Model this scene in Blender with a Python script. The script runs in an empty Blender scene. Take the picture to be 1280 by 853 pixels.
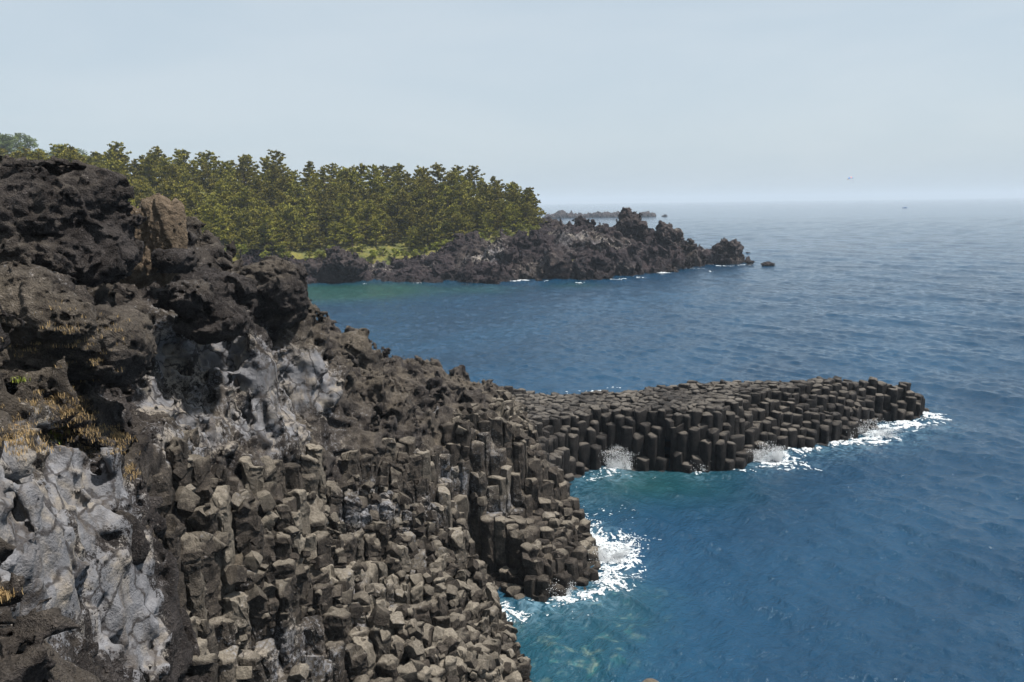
import bpy, math, random, time
import numpy as np
from mathutils import Matrix, Vector
T0 = time.time()
SC = bpy.context.scene
C = SC.collection
PI = math.pi
f32 = np.float32
RNG = np.random.default_rng(11)
random.seed(5)
HAZE = 0.00016

# ------------------------------------------------------------------ camera
FPX = 995.6; H = 22.0; PITCH = 9.83; ROLL = -0.75
cd = bpy.data.cameras.new('camera'); cam = bpy.data.objects.new('camera', cd); C.objects.link(cam)
cd.sensor_width = 36; cd.lens = 28; cd.clip_start = 0.1; cd.clip_end = 60000
CM = Matrix.Rotation(math.radians(90-PITCH), 4, 'X') @ Matrix.Rotation(math.radians(ROLL), 4, 'Z')
cam.matrix_world = Matrix.Translation((0, 0, H)) @ CM
SC.camera = cam
MC = np.array(CM.to_3x3())

def ray(px, py):
    return MC @ np.array([(px-640)/FPX, -(py-426.5)/FPX, -1.0])
def P(px, py, depth):
    d = ray(px, py); return np.array([0, 0, H]) + d*(depth/d[1])
def PZ(px, py, z=0.0):
    d = ray(px, py); return np.array([0, 0, H]) + d*((z-H)/d[2])

# ------------------------------------------------------------------ noise
def _hash(ix, iy, iz, seed):
    h = (ix.astype(np.uint32)*np.uint32(374761393) + iy.astype(np.uint32)*np.uint32(668265263)
         + iz.astype(np.uint32)*np.uint32(2147483647-1274126177) + np.uint32((seed*7919) % 4294967295))
    h ^= h >> np.uint32(13); h *= np.uint32(1274126177); h ^= h >> np.uint32(16); h *= np.uint32(2246822519); h ^= h >> np.uint32(13)
    return h
_g = np.random.default_rng(3).normal(size=(64, 3)); _g /= np.linalg.norm(_g, axis=1)[:, None]; _g = (_g*1.5).astype(f32)

from concurrent.futures import ThreadPoolExecutor
POOL = ThreadPoolExecutor(4)
CH = 49152
_gx, _gy, _gz = [np.ascontiguousarray(_g[:, k]) for k in range(3)]
def _perlin_chunk(q, seed):
    i = np.floor(q); fr = q-i; i = i.astype(np.int32)
    u = fr*fr*fr*(fr*(fr*6-15)+10)
    X = [i[:, 0].astype(np.uint32)*np.uint32(374761393)]; X.append(X[0]+np.uint32(374761393))
    Y = [i[:, 1].astype(np.uint32)*np.uint32(668265263)]; Y.append(Y[0]+np.uint32(668265263))
    Z = [i[:, 2].astype(np.uint32)*np.uint32(2246822519)+np.uint32(seed*7919+13)]; Z.append(Z[0]+np.uint32(2246822519))
    FX = [fr[:, 0], fr[:, 0]-1]; FY = [fr[:, 1], fr[:, 1]-1]; FZ = [fr[:, 2], fr[:, 2]-1]
    def g(a, b, c):
        h = X[a] ^ Y[b] ^ Z[c]; h = h ^ (h >> np.uint32(15)); h = h*np.uint32(2146121005); h = (h >> np.uint32(20)) & np.uint32(63)
        return _gx[h]*FX[a]+_gy[h]*FY[b]+_gz[h]*FZ[c]
    def lz(a, b):
        l = g(a, b, 0); return l+u[:, 2]*(g(a, b, 1)-l)
    def ly(a):
        l = lz(a, 0); return l+u[:, 1]*(lz(a, 1)-l)
    l = ly(0); return l+u[:, 0]*(ly(1)-l)
def _chunked(fn, p, nout=1):
    parts = [p[a:a+CH] for a in range(0, len(p), CH)] or [p]
    if len(parts) == 1: return fn(parts[0])
    r = list(POOL.map(fn, parts))
    return np.concatenate(r) if nout == 1 else tuple(np.concatenate([x[k] for x in r]) for k in range(nout))
def perlin(p, seed=0):
    shp = p.shape[:-1]; p = p.reshape(-1, 3).astype(f32)
    return _chunked(lambda q: _perlin_chunk(q, seed), p).reshape(shp)

def fbm(p, octv=4, seed=0, gain=0.5):
    s = 0; a = 1.0; k = 1.0
    for o in range(octv):
        s = s + a*perlin(p*k, seed+o*7); a *= gain; k *= 2.03
    return s

def worley(p, seed=0):
    """F1, F2, id-hash"""
    return _chunked(lambda q: _worley_chunk(q, seed)[:3], p.astype(f32), 3)
def facets(p, seed=0):
    """angular blocks: every cell is a plane with its own tilt and level; returns (level, crack)"""
    def f(q):
        F1, F2, I, T = _worley_chunk(q, seed); return (I-0.5)*0.9+T*1.1, np.clip(0.16-(F2-F1), 0, 1)*3.0
    return _chunked(f, p.astype(f32), 2)
def _worley_chunk(p, seed):
    p = p.astype(f32); n = len(p)
    F1 = np.full(n, 9, f32); F2 = np.full(n, 9, f32); ID = np.zeros(n, f32); TL = np.zeros(n, f32)
    i = np.floor(p).astype(np.int64)
    for dx in (-1, 0, 1):
        for dy in (-1, 0, 1):
            for dz in (-1, 0, 1):
                cx, cy, cz = i[:, 0]+dx, i[:, 1]+dy, i[:, 2]+dz
                h = _hash(cx, cy, cz, seed)
                jx = (h & np.uint32(1023)).astype(f32)/1023; jy = ((h >> np.uint32(10)) & np.uint32(1023)).astype(f32)/1023
                jz = ((h >> np.uint32(20)) & np.uint32(1023)).astype(f32)/1023
                d = np.sqrt((cx+jx-p[:, 0])**2+(cy+jy-p[:, 1])**2+(cz+jz-p[:, 2])**2).astype(f32)
                near = d < F1
                F2 = np.where(near, F1, np.minimum(F2, d)); ID = np.where(near, jx, ID); TL = np.where(near, (jy*2-1)*(p[:, 0]-cx-jx)+(jz*2-1)*(p[:, 1]-cy-jy)+(jx*2-1)*(p[:, 2]-cz-jz), TL); F1 = np.where(near, d, F1)
    return F1, F2, ID, TL

def sstep(a, b, x):
    t = np.clip((x-a)/(b-a), 0, 1); return t*t*(3-2*t)

# ------------------------------------------------------------------ mesh helpers
def mesh_from(name, v, faces, smooth=True, attrs=None, corners=None):
    """faces: (n,k) int array or list of lists"""
    me = bpy.data.meshes.new(name)
    v = np.asarray(v, f32)
    me.vertices.add(len(v)); me.vertices.foreach_set('co', v.ravel())
    if isinstance(faces, np.ndarray):
        k = faces.shape[1]; nf = len(faces)
        me.loops.add(nf*k); me.polygons.add(nf)
        me.loops.foreach_set('vertex_index', faces.astype(np.int32).ravel())
        me.polygons.foreach_set('loop_start', np.arange(0, nf*k, k, dtype=np.int32))
    else:
        tot = np.array([len(x) for x in faces], np.int32)
        me.loops.add(int(tot.sum())); me.polygons.add(len(faces))
        me.loops.foreach_set('vertex_index', np.concatenate([np.asarray(x, np.int32) for x in faces]))
        st = np.zeros(len(faces), np.int32); st[1:] = np.cumsum(tot)[:-1]
        me.polygons.foreach_set('loop_start', st)
    me.polygons.foreach_set('use_smooth', np.full(len(me.polygons), smooth))
    me.update(calc_edges=True); me.validate()
    if attrs:
        for k_, a in attrs.items():
            at = me.attributes.new(k_, 'FLOAT', 'POINT'); at.data.foreach_set('value', np.asarray(a, f32))
    return me

def vnormals(me):
    n = np.empty(len(me.vertices)*3, f32); me.vertex_normals.foreach_get('vector', n); return n.reshape(-1, 3)
def setattr_(me, k, a):
    at = me.attributes.new(k, 'FLOAT', 'POINT'); at.data.foreach_set('value', np.asarray(a, f32))

def obj(name, me, mat=None, parent=None):
    o = bpy.data.objects.new(name, me); C.objects.link(o)
    if mat is not None and me is not None and not me.materials: me.materials.append(mat)
    if parent is not None: o.parent = parent
    return o
def tag(o, label=None, cat=None, group=None, kind=None):
    for k, v in (('label', label), ('category', cat), ('group', group), ('kind', kind)):
        if v: o[k] = v
    return o

# ------------------------------------------------------------------ surface nets on a sparse grid
def surfnet(fn, cfn, lo, hi, h, margin, nb=8):
    lo = np.asarray(lo, float); hi = np.asarray(hi, float); B = nb*h
    cnt = np.maximum(1, np.ceil((hi-lo)/B).astype(int))
    bi = np.stack(np.meshgrid(*[np.arange(c) for c in cnt], indexing='ij'), -1).reshape(-1, 3)
    ctr = lo+(bi+0.5)*B
    keep = np.abs(cfn(ctr)) < B*0.95+margin
    bi = bi[keep]
    G = cnt*nb+2
    def key(ix, iy, iz): return (ix.astype(np.int64)*G[1]+iy)*G[2]+iz
    allk = []; allv = []; quads = []
    off = np.stack(np.meshgrid(*[np.arange(nb+1)]*3, indexing='ij'), -1)
    edges = []
    cs = [(a, b, c) for a in (0, 1) for b in (0, 1) for c in (0, 1)]
    for i, ca in enumerate(cs):
        for cb in cs[i+1:]:
            if sum(abs(x-y) for x, y in zip(ca, cb)) == 1: edges.append((ca, cb))
    for s in range(0, len(bi), 1500):
        b = bi[s:s+1500]*nb
        g = b[:, None, None, None, :]+off[None]
        pos = lo+g*h
        V = fn(pos.reshape(-1, 3)).reshape(pos.shape[:-1]).astype(f32)
        inside = V < 0
        n = nb
        c8 = [inside[:, a:a+n, b_:b_+n, c:c+n] for a, b_, c in cs]
        ssum = sum(x.astype(np.int8) for x in c8)
        act = (ssum > 0) & (ssum < 8)
        I = np.argwhere(act)
        if len(I) == 0: continue
        acc = np.zeros((len(I), 3), f32); w = np.zeros(len(I), f32)
        for ca, cb in edges:
            va = V[I[:, 0], I[:, 1]+ca[0], I[:, 2]+ca[1], I[:, 3]+ca[2]]
            vb = V[I[:, 0], I[:, 1]+cb[0], I[:, 2]+cb[1], I[:, 3]+cb[2]]
            m = (va < 0) != (vb < 0)
            t = np.where(m, va/np.where(m, va-vb, 1), 0)
            pt = np.array(ca, f32)[None]+(np.array(cb, f32)-np.array(ca, f32))[None]*t[:, None]
            acc += pt*m[:, None]; w += m
        gc = b[I[:, 0]]+I[:, 1:]
        allv.append(lo+(gc+acc/w[:, None])*h); allk.append(key(gc[:, 0], gc[:, 1], gc[:, 2]))
        for ax in range(3):
            A = inside[:, :n, :n, :n]
            sl = [slice(0, n)]*3; sl[ax] = slice(1, n+1)
            Bv = inside[:, sl[0], sl[1], sl[2]]
            J = np.argwhere(A != Bv)
            if len(J) == 0: continue
            gj = b[J[:, 0]]+J[:, 1:]
            flip = A[J[:, 0], J[:, 1], J[:, 2], J[:, 3]]
            o1, o2 = [(1, 2), (2, 0), (0, 1)][ax]
            e1 = np.zeros(3, int); e1[o1] = 1; e2 = np.zeros(3, int); e2[o2] = 1
            q = [gj-e1-e2, gj-e2, gj, gj-e1]
            kq = np.stack([key(x[:, 0], x[:, 1], x[:, 2]) for x in q], 1)
            kq[~flip] = kq[~flip][:, ::-1]
            kq = kq[(gj.min(1) > 0)]
            quads.append(kq)
    k = np.concatenate(allk); v = np.concatenate(allv); q = np.concatenate(quads)
    o = np.argsort(k); ks = k[o]; v = v[o]
    idx = np.clip(np.searchsorted(ks, q), 0, len(ks)-1)
    ok = (ks[idx] == q).all(1)
    idx = idx[ok]
    # drop crumbs that the relief has cut loose
    lab = np.arange(len(v))
    while True:
        m = lab[idx].min(1); new = lab.copy()
        for c in range(4): np.minimum.at(new, idx[:, c], m)
        new = new[new]
        if (new == lab).all(): break
        lab = new
    cn_ = np.bincount(lab, minlength=len(v))
    keepv = cn_[lab] > max(300, 0.04*cn_.max())
    idx = idx[keepv[idx[:, 0]]]
    used = np.zeros(len(v), bool); used[idx.ravel()] = True
    rm = np.cumsum(used)-1
    return v[used], rm[idx]

# ------------------------------------------------------------------ height fields
class Grid:
    def __init__(s, x0, x1, y0, y1, d):
        s.x0, s.y0, s.d = x0, y0, d
        s.nx = int((x1-x0)/d)+1; s.ny = int((y1-y0)/d)+1
        X, Y = np.meshgrid(x0+np.arange(s.nx)*d, y0+np.arange(s.ny)*d, indexing='ij')
        s.X, s.Y = X, Y
    def finish(s, h):
        s.h = h.astype(f32); gx, gy = np.gradient(s.h, s.d); L = np.sqrt(1+gx*gx+gy*gy)
        for _ in range(5):
            L[1:-1, 1:-1] = np.max([L[1:-1, 1:-1], L[2:, 1:-1], L[:-2, 1:-1], L[1:-1, 2:], L[1:-1, :-2]], 0)
        for _ in range(4):
            L[1:-1, 1:-1] = (L[1:-1, 1:-1]+L[2:, 1:-1]+L[:-2, 1:-1]+L[1:-1, 2:]+L[1:-1, :-2])/5
        s.L = np.clip(L, 1, 3.5).astype(f32)
    def at(s, x, y, arr=None):
        A = s.h if arr is None else arr
        u = np.clip((x-s.x0)/s.d, 0, s.nx-1.001); v = np.clip((y-s.y0)/s.d, 0, s.ny-1.001)
        i = u.astype(int); j = v.astype(int); u = u-i; v = v-j
        return (A[i, j]*(1-u)+A[i+1, j]*u)*(1-v)+(A[i, j+1]*(1-u)+A[i+1, j+1]*u)*v

def rbf(pts, lam=0.02):
    pts = np.asarray(pts, float); xy = pts[:, :2]; z = pts[:, 2]; n = len(pts)
    def U(r2): return 0.5*r2*np.log(r2+1e-9)
    r2 = ((xy[:, None]-xy[None])**2).sum(-1)
    A = np.zeros((n+3, n+3)); A[:n, :n] = U(r2)+np.eye(n)*lam*50; A[:n, n] = 1; A[:n, n+1:] = xy; A[n, :n] = 1; A[n+1:, :n] = xy.T
    w = np.linalg.solve(A, np.concatenate([z, [0, 0, 0]]))
    def ev(X, Y):
        s = w[n]+w[n+1]*X+w[n+2]*Y
        for i in range(n): s = s+w[i]*U((X-xy[i, 0])**2+(Y-xy[i, 1])**2)
        return s
    return ev

def polydist(poly, X, Y):
    """signed distance, positive inside"""
    poly = np.asarray(poly, float)[:, :2]; d2 = np.full(X.shape, 1e18); ins = np.zeros(X.shape, bool)
    n = len(poly)
    for i in range(n):
        a = poly[i]; b = poly[(i+1) % n]; e = b-a
        t = np.clip(((X-a[0])*e[0]+(Y-a[1])*e[1])/(e@e+1e-12), 0, 1)
        d2 = np.minimum(d2, (X-a[0]-t*e[0])**2+(Y-a[1]-t*e[1])**2)
        if abs(e[1]) > 1e-9:
            c = ((a[1] > Y) != (b[1] > Y)) & (X < e[0]*(Y-a[1])/e[1]+a[0]); ins ^= c
    return np.where(ins, 1, -1)*np.sqrt(d2)

# ------------------------------------------------------------------ materials
def mat_new(name):
    m = bpy.data.materials.new(name); m.use_nodes = True; nt = m.node_tree; nt.nodes.clear()
    return m, nt
class NT:
    def __init__(s, nt): s.nt = nt; s.n = nt.nodes; s.l = nt.links
    def node(s, t, **kw):
        x = s.n.new(t)
        for k, v in kw.items(): setattr(x, k, v)
        return x
    def put(s, sock, v):
        if isinstance(v, bpy.types.NodeSocket): s.l.new(v, sock)
        elif v is not None: sock.default_value = v
    def coord(s): return s.node('ShaderNodeTexCoord').outputs['Object']
    def pos(s): return s.node('ShaderNodeNewGeometry').outputs['Position']
    def noise(s, vec, scale, detail=4, rough=0.5, dist=0.0, out='Fac'):
        x = s.node('ShaderNodeTexNoise'); s.put(x.inputs['Vector'], vec); s.put(x.inputs['Scale'], scale)
        s.put(x.inputs['Detail'], detail); s.put(x.inputs['Roughness'], rough); s.put(x.inputs['Distortion'], dist); return x.outputs[out]
    def voro(s, vec, scale, feature='F1', out='Distance', rnd=1.0):
        x = s.node('ShaderNodeTexVoronoi', feature=feature); s.put(x.inputs['Vector'], vec); s.put(x.inputs['Scale'], scale)
        s.put(x.inputs['Randomness'], rnd); return x.outputs[out]
    def math(s, op, a, b=None, c=None, clamp=False):
        x = s.node('ShaderNodeMath', operation=op, use_clamp=clamp); s.put(x.inputs[0], a)
        if b is not None: s.put(x.inputs[1], b)
        if c is not None: s.put(x.inputs[2], c)
        return x.outputs[0]
    def rng(s, v, a, b, c=0.0, d=1.0, smooth=True):
        x = s.node('ShaderNodeMapRange', interpolation_type='SMOOTHSTEP' if smooth else 'LINEAR'); s.put(x.inputs['Value'], v)
        for k, q in zip(('From Min', 'From Max', 'To Min', 'To Max'), (a, b, c, d)): s.put(x.inputs[k], q)
        return x.outputs[0]
    def mix(s, f, a, b, blend='MIX'):
        x = s.node('ShaderNodeMix', data_type='RGBA', blend_type=blend); s.put(x.inputs['Factor'], f)
        for k, v in ((6, a), (7, b)):
            if isinstance(v, (tuple, list)): v = (*v[:3], 1)
            s.put(x.inputs[k], v)
        return x.outputs[2]
    def attr(s, name):
        return s.node('ShaderNodeAttribute', attribute_name=name).outputs['Fac']
    def mapping(s, vec, scale=(1, 1, 1), rot=(0, 0, 0)):
        x = s.node('ShaderNodeMapping'); s.put(x.inputs['Vector'], vec); x.inputs['Scale'].default_value = scale; x.inputs['Rotation'].default_value = rot
        return x.outputs[0]
    def bump(s, h, dist, strength=1.0, normal=None):
        x = s.node('ShaderNodeBump'); s.put(x.inputs['Height'], h); s.put(x.inputs['Distance'], dist); s.put(x.inputs['Strength'], strength)
        if normal is not None: s.put(x.inputs['Normal'], normal)
        return x.outputs[0]
    def out(s, bsdf):
        o = s.node('ShaderNodeOutputMaterial'); s.l.new(bsdf, o.inputs['Surface'])
    def principled(s, color, rough, normal=None, spec=0.5, **kw):
        x = s.node('ShaderNodeBsdfPrincipled')
        if isinstance(color, (tuple, list)): color = (*color[:3], 1)
        s.put(x.inputs['Base Color'], color); s.put(x.inputs['Roughness'], rough); s.put(x.inputs['Specular IOR Level'], spec)
        if normal is not None: s.put(x.inputs['Normal'], normal)
        for k, v in kw.items(): s.put(x.inputs[k], v)
        return x.outputs[0]

def rock_material(name, dark=(0.025, 0.021, 0.020), mid=(0.082, 0.072, 0.069), pale=(0.245, 0.245, 0.26), tan=(0.27, 0.225, 0.17),
                  sc=1.0, bumpd=0.05, ochre=(0.33, 0.19, 0.06)):
    """attributes: pale, tan, ochre, wet (0..1)"""
    m, nt = mat_new(name); s = NT(nt)
    p = s.pos()
    n1 = s.noise(p, 1.3*sc, 6, 0.65); n2 = s.noise(p, 6.0*sc, 6, 0.7); n3 = s.noise(p, 28*sc, 4, 0.7)
    base = s.mix(s.rng(n1, 0.35, 0.68), dark, mid)
    base = s.mix(s.rng(n2, 0.5, 0.75, 0, 0.7), base, tuple(c*1.9 for c in mid))
    base = s.mix(s.rng(n3, 0.30, 0.52, 0.75, 0), base, tuple(c*0.45 for c in dark)); base = s.mix(s.rng(n3, 0.55, 0.75, 0, 0.6), base, tuple(c*1.9 for c in mid))
    # tan weathered stone; on upward faces it also paints in sunlit contrast
    tn = s.mix(s.rng(n2, 0.3, 0.7), tuple(c*0.55 for c in tan), tan)
    tn = s.mix(s.rng(n3, 0.3, 0.5, 0.6, 0), tn, tuple(c*0.3 for c in tan))
    tf = s.math('MULTIPLY', s.attr('tan'), s.rng(s.math('ADD', n1, s.math('MULTIPLY', s.attr('tan'), 0.35)), 0.36, 0.66), clamp=True)
    base = s.mix(tf, base, tn)
    # pale salt / ash coating, broken by noise
    pl = s.mix(s.rng(n1, 0.3, 0.75), tuple(c*0.5 for c in pale), pale)
    pl = s.mix(s.rng(s.noise(p, 0.8*sc, 5, 0.6, 0.6), 0.45, 0.62), pl, (0.25, 0.22, 0.185))
    wv = s.node('ShaderNodeVectorMath', operation='MULTIPLY_ADD'); s.put(wv.inputs[0], s.noise(p, 1.6*sc, 3, .6, 0, 'Color')); wv.inputs[1].default_value = (.7/sc, .7/sc, .7/sc); s.put(wv.inputs[2], p)
    crk = s.voro(wv.outputs[0], 0.8*sc, 'DISTANCE_TO_EDGE'); pl = s.mix(s.rng(crk, 0.012, 0.05, .9, 0), pl, (0.035, 0.03, 0.028))
    stn = s.noise(s.mapping(p, (1, 1, .25)), 1.7*sc, 5, .65, .3); pl = s.mix(s.rng(stn, .50, .66, 0, .75), pl, (0.085, 0.07, 0.058))
    pl = s.mix(s.rng(n2, 0.38, 0.62, 0.45, 0), pl, (0.10, 0.10, 0.11))
    pf = s.math('ADD', s.attr('pale'), s.math('MULTIPLY', s.math('SUBTRACT', n2, 0.5), 1.9))
    pf = s.math('ADD', pf, s.math('MULTIPLY', s.math('SUBTRACT', n3, 0.5), 1.2))
    pf = s.rng(pf, 0.30, 0.55)
    base = s.mix(pf, base, pl)
    of = s.math('ADD', s.attr('ochre'), s.math('MULTIPLY', s.math('SUBTRACT', n2, 0.55), 1.6))
    base = s.mix(s.rng(of, 0.45, 0.7, 0, 0.85), base, ochre)
    wet_shade = s.attr('wet_shade')  # darkens damp stone, and paints shade onto the promontory's steep sides
    base = s.mix(s.math('MULTIPLY', wet_shade, 0.75), base, s.mix(1.0, base, (0.28, 0.28, 0.30), 'MULTIPLY'))
    # relief
    v1 = s.voro(p, 5.5*sc, 'F1'); v2 = s.voro(p, 19*sc, 'F1')
    hgt = s.math('ADD', s.math('MULTIPLY', n2, 1.6), s.math('MULTIPLY', v1, 0.7))
    n4 = s.noise(p, 75*sc, 3, 0.7); v3 = s.voro(p, 46*sc, 'F1')
    hgt = s.math('ADD', hgt, s.math('MULTIPLY', n3, 0.95)); hgt = s.math('ADD', hgt, s.math('MULTIPLY', v2, 0.55))
    hgt = s.math('ADD', hgt, s.math('MULTIPLY', n4, 0.45)); hgt = s.math('ADD', hgt, s.math('MULTIPLY', v3, 0.28))
    smooth = s.rng(pf, 0, 1, 1.0, 0.55)
    nb = s.bump(hgt, bumpd, smooth)
    rough = s.math('SUBTRACT', s.rng(n2, 0.3, 0.7, 0.75, 0.95), s.math('MULTIPLY', wet_shade, 0.28))
    s.out(s.principled(base, rough, nb, 0.12))
    return m

def simple_mat(name, col, rough=0.7, var=0.25, scale=3.0):
    m, nt = mat_new(name); s = NT(nt)
    n = s.noise(s.coord(), scale, 3)
    c = s.mix(n, tuple(x*(1-var) for x in col), tuple(min(1, x*(1+var)) for x in col))
    s.out(s.principled(c, rough)); return m
# ------------------------------------------------------------------ the near coast: shoreline and heights
TIPZ = 4.4
near_shore = [PZ(x, y) for x, y in [(700, 612), (716, 598), (735, 590), (760, 584), (800, 586), (850, 588), (905, 590), (935, 578), (960, 566), (1000, 562),
              (1030, 557), (1058, 550), (1085, 540), (1098, 528), (1120, 527), (1150, 526), (1156, 512)]]
far_top = [PZ(x, y, z) for x, y, z in [(1137, 468, TIPZ), (1050, 468, TIPZ), (950, 471, 4.6), (860, 477, 4.7), (780, 487, 4.6), (710, 492, 4.4), (650, 484, 5.0), (590, 475, 5.8)]]
far_shore = [p+np.array([0.4, 1.6, 0]) for p in far_top]
valley_shore = [PZ(x, y) for x, y in [(668, 875), (660, 853), (648, 820), (636, 790), (615, 765), (598, 738), (618, 732), (634, 742), (652, 754), (680, 752), (700, 748),
                (722, 738), (744, 718), (746, 690), (738, 668), (722, 648), (708, 630)]]
poly = [np.array(q, float) for q in [(-1, 29), (-3, 22), (-3.2, 15), (-2.6, 10), (-1.6, 6.5), (2.5, 4), (4, -12), (-70, -12), (-70, 58), (-34, 60), (-22, 62), (-15, 70)]]
LAND = [q[:2] for q in valley_shore]+[q[:2] for q in near_shore]+[q[:2] for q in far_shore]+[q[:2] for q in poly[::-1]]

ctl = [  # px, py, z of the big forms
 # promontory and neck
 (1130, 480, 4.3), (1050, 475, 4.3), (950, 490, 4.6), (860, 500, 4.6), (780, 505, 4.5), (720, 525, 4.2), (710, 500, 4.5), (650, 495, 5.0), (690, 560, 4.4), (600, 484, 5.8),
 # lobe shelf
 (700, 640, 2.2), (722, 680, 1.8), (660, 655, 2.8), (610, 655, 3.4), (690, 705, 2.2), (640, 700, 2.8),
 # wall above the shelf
 (625, 575, 7.0), (670, 572, 6.2), (580, 600, 6.2), (560, 560, 7.8), (600, 530, 7.6), (550, 510, 9.0), (560, 470, 7.6), (500, 500, 9.8), (500, 458, 10.0), (450, 432, 12.2), (410, 412, 13.8),
 # valley
 (560, 640, 5.4), (560, 700, 4.3), (500, 640, 7.2), (500, 720, 5.6), (600, 800, 2.2), (640, 853, 1.0), (560, 790, 3.6), (500, 800, 4.6), (560, 853, 2.8), (450, 640, 8.2), (470, 745, 5.4), (400, 800, 6.4), (450, 853, 4.6),
 (400, 700, 8.2), (350, 700, 9.4), (370, 760, 7.4), (300, 780, 8.8), (300, 700, 10.6), (300, 630, 12.3), (250, 640, 12.6), (255, 720, 11.0), (235, 853, 8.6), (330, 853, 6.8), (380, 600, 10.6), (450, 570, 10.2), (520, 570, 9.0),
 # lava cliff
 (385, 520, 12.4), (430, 500, 12.2), (330, 590, 12.3), (300, 560, 12.9), (240, 580, 13.3), (300, 500, 14.1), (250, 520, 14.3), (350, 480, 13.9), (400, 470, 13.3), (440, 460, 12.7), (330, 430, 16.4), (250, 450, 16.0),
 (250, 400, 17.4), (375, 400, 16.6), (300, 370, 18.2), (370, 360, 18.2), (300, 335, 19.4), (200, 480, 16.1), (200, 400, 17.6), (150, 380, 18.6), (100, 360, 19.1), (20, 350, 19.5), (180, 340, 19.0),
 (60, 430, 18.2), (130, 440, 17.6), (60, 510, 17.3), (140, 520, 16.6), (100, 560, 16.9), (160, 600, 15.9), (185, 650, 15.0), (190, 720, 13.7), (200, 860, 11.6), (0, 560, 17.9), (0, 640, 17.5), (60, 640, 16.8), (0, 750, 17.0), (100, 700, 15.8), (110, 800, 14.4), (60, 800, 15.6),
 (0, 850, 16.6), (150, 870, 12.8), (100, 940, 13.6), (0, 960, 15.8), (200, 960, 10.8), (300, 960, 7.0), (0, 1100, 15.2), (150, 1100, 12.5)]
CP = [PZ(*c) for c in ctl]
CP += [P(300, 300, 45)*[1, 1, 0]+[0, 0, 13], P(200, 300, 55)*[1, 1, 0]+[0, 0, 10], P(100, 300, 45)*[1, 1, 0]+[0, 0, 17], P(-100, 300, 40)*[1, 1, 0]+[0, 0, 19.5], P(-300, 300, 30)*[1, 1, 0]+[0, 0, 20],
       P(-200, 500, 14)*[1, 1, 0]+[0, 0, 19], P(-500, 500, 6)*[1, 1, 0]+[0, 0, 18.5], np.array([-2.5, 2, 14.]), P(360, 300, 46)*[1, 1, 0]+[0, 0, 13.]]
ev = rbf(CP, 0.015)
G = Grid(-44, 48, 2, 90, 0.22)
SD = polydist(LAND, G.X, G.Y)
_wn = fbm(np.stack([G.X*0.7, G.Y*0.7, G.X*0], -1), 3, 91)
SDn = SD+_wn*0.25
Hr = ev(G.X, G.Y)
# cap so that nothing rises over the bottom edge of the photograph's view beyond what is there
PROM = sstep(-1.0, 4.0, G.X+(G.Y-58)*0.15)*sstep(50.5, 54.0, G.Y)       # promontory mask
ZT = np.clip(np.interp(G.X, [-6, 3, 12, 20, 30, 42], [5.8, 4.5, 4.6, 4.8, 4.6, TIPZ]), 0, 9)
Hr = np.clip(Hr, -3, 21)*(1-PROM)+ZT*PROM
wslope = np.interp(G.X, [-10, 3, 8, 17, 21, 27, 33, 36, 42], [2.5, 2.5, 1.6, 1.6, 3.2, 4.2, 3.2, 2.2, 2.0])
wslope = np.where(PROM > 0.5, wslope, 1.5)
backside = (PROM > 0.5) & (G.Y > 70+0.21*(G.X-0))
prof = np.clip(SDn/wslope, 0, 1)**0.75
wetH = np.minimum(Hr, 0.4+np.maximum(Hr-0.4, 0)*prof)
Hc = np.where(SDn > 0, np.where(Hr < 1.2, np.minimum(Hr, 1.2), wetH), np.maximum(-4, SDn*2.2))
Hc = np.where(SDn > 0, np.maximum(Hc, 0.15+0.3*np.clip(SDn, 0, 1)), Hc)
# the low shelf and the dark recess in front of it
def inpoly(lst): return polydist([PZ(*c) for c in lst], G.X, G.Y)
SHELF = inpoly([(560, 648, 3.6), (600, 634, 3.4), (640, 630, 3.0), (690, 618, 2.6), (712, 606, 1.0), (780, 650, 0), (790, 740, 0), (700, 790, 0), (640, 765, 0), (618, 728, .3), (600, 700, 3.3), (575, 672, 3.6)])
evs = rbf([PZ(*c) for c in [(600, 650, 3.6), (640, 640, 3.2), (690, 630, 2.6), (722, 680, 1.5), (740, 700, 0.9), (700, 725, 1.7), (650, 700, 2.6), (610, 672, 3.2), (680, 670, 2.4)]], .02)
hs = np.clip(evs(G.X, G.Y), 0.5, 3.8)*np.clip(SDn/0.9, 0.12, 1)**.6
_sb = sstep(0.0, 1.9, SHELF); Hc = np.where((SHELF > 0) & (SDn > 0), np.minimum(Hc, hs*_sb+Hc*(1-_sb)), Hc)
REC = inpoly([(570, 712, .3), (600, 708, .3), (640, 722, .3), (665, 740, .3), (650, 765, 0), (600, 745, 0), (580, 730, .3)])
Hc = np.where((REC > 0), np.minimum(Hc, 0.35), Hc)
# benches: broad steps that follow the jointing of the rock
_q = np.stack([G.X, G.Y, G.X*0], -1)
_ln = perlin(_q*0.30, 201)*1.5+perlin(_q*0.8, 205)*0.5
def terrace(h, st):
    t = (h+_ln)/st; k = np.floor(t); return (k+sstep(0.44, 0.56, t-k)*.9+(t-k)*.1)*st-_ln*0.75
TERR = sstep(2.0, 5.0, Hc)*(1-PROM)*(SHELF < 0)
Hc = Hc*(1-TERR*.72)+terrace(Hc, 1.45)*TERR*.72
G.finish(Hc)

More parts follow.
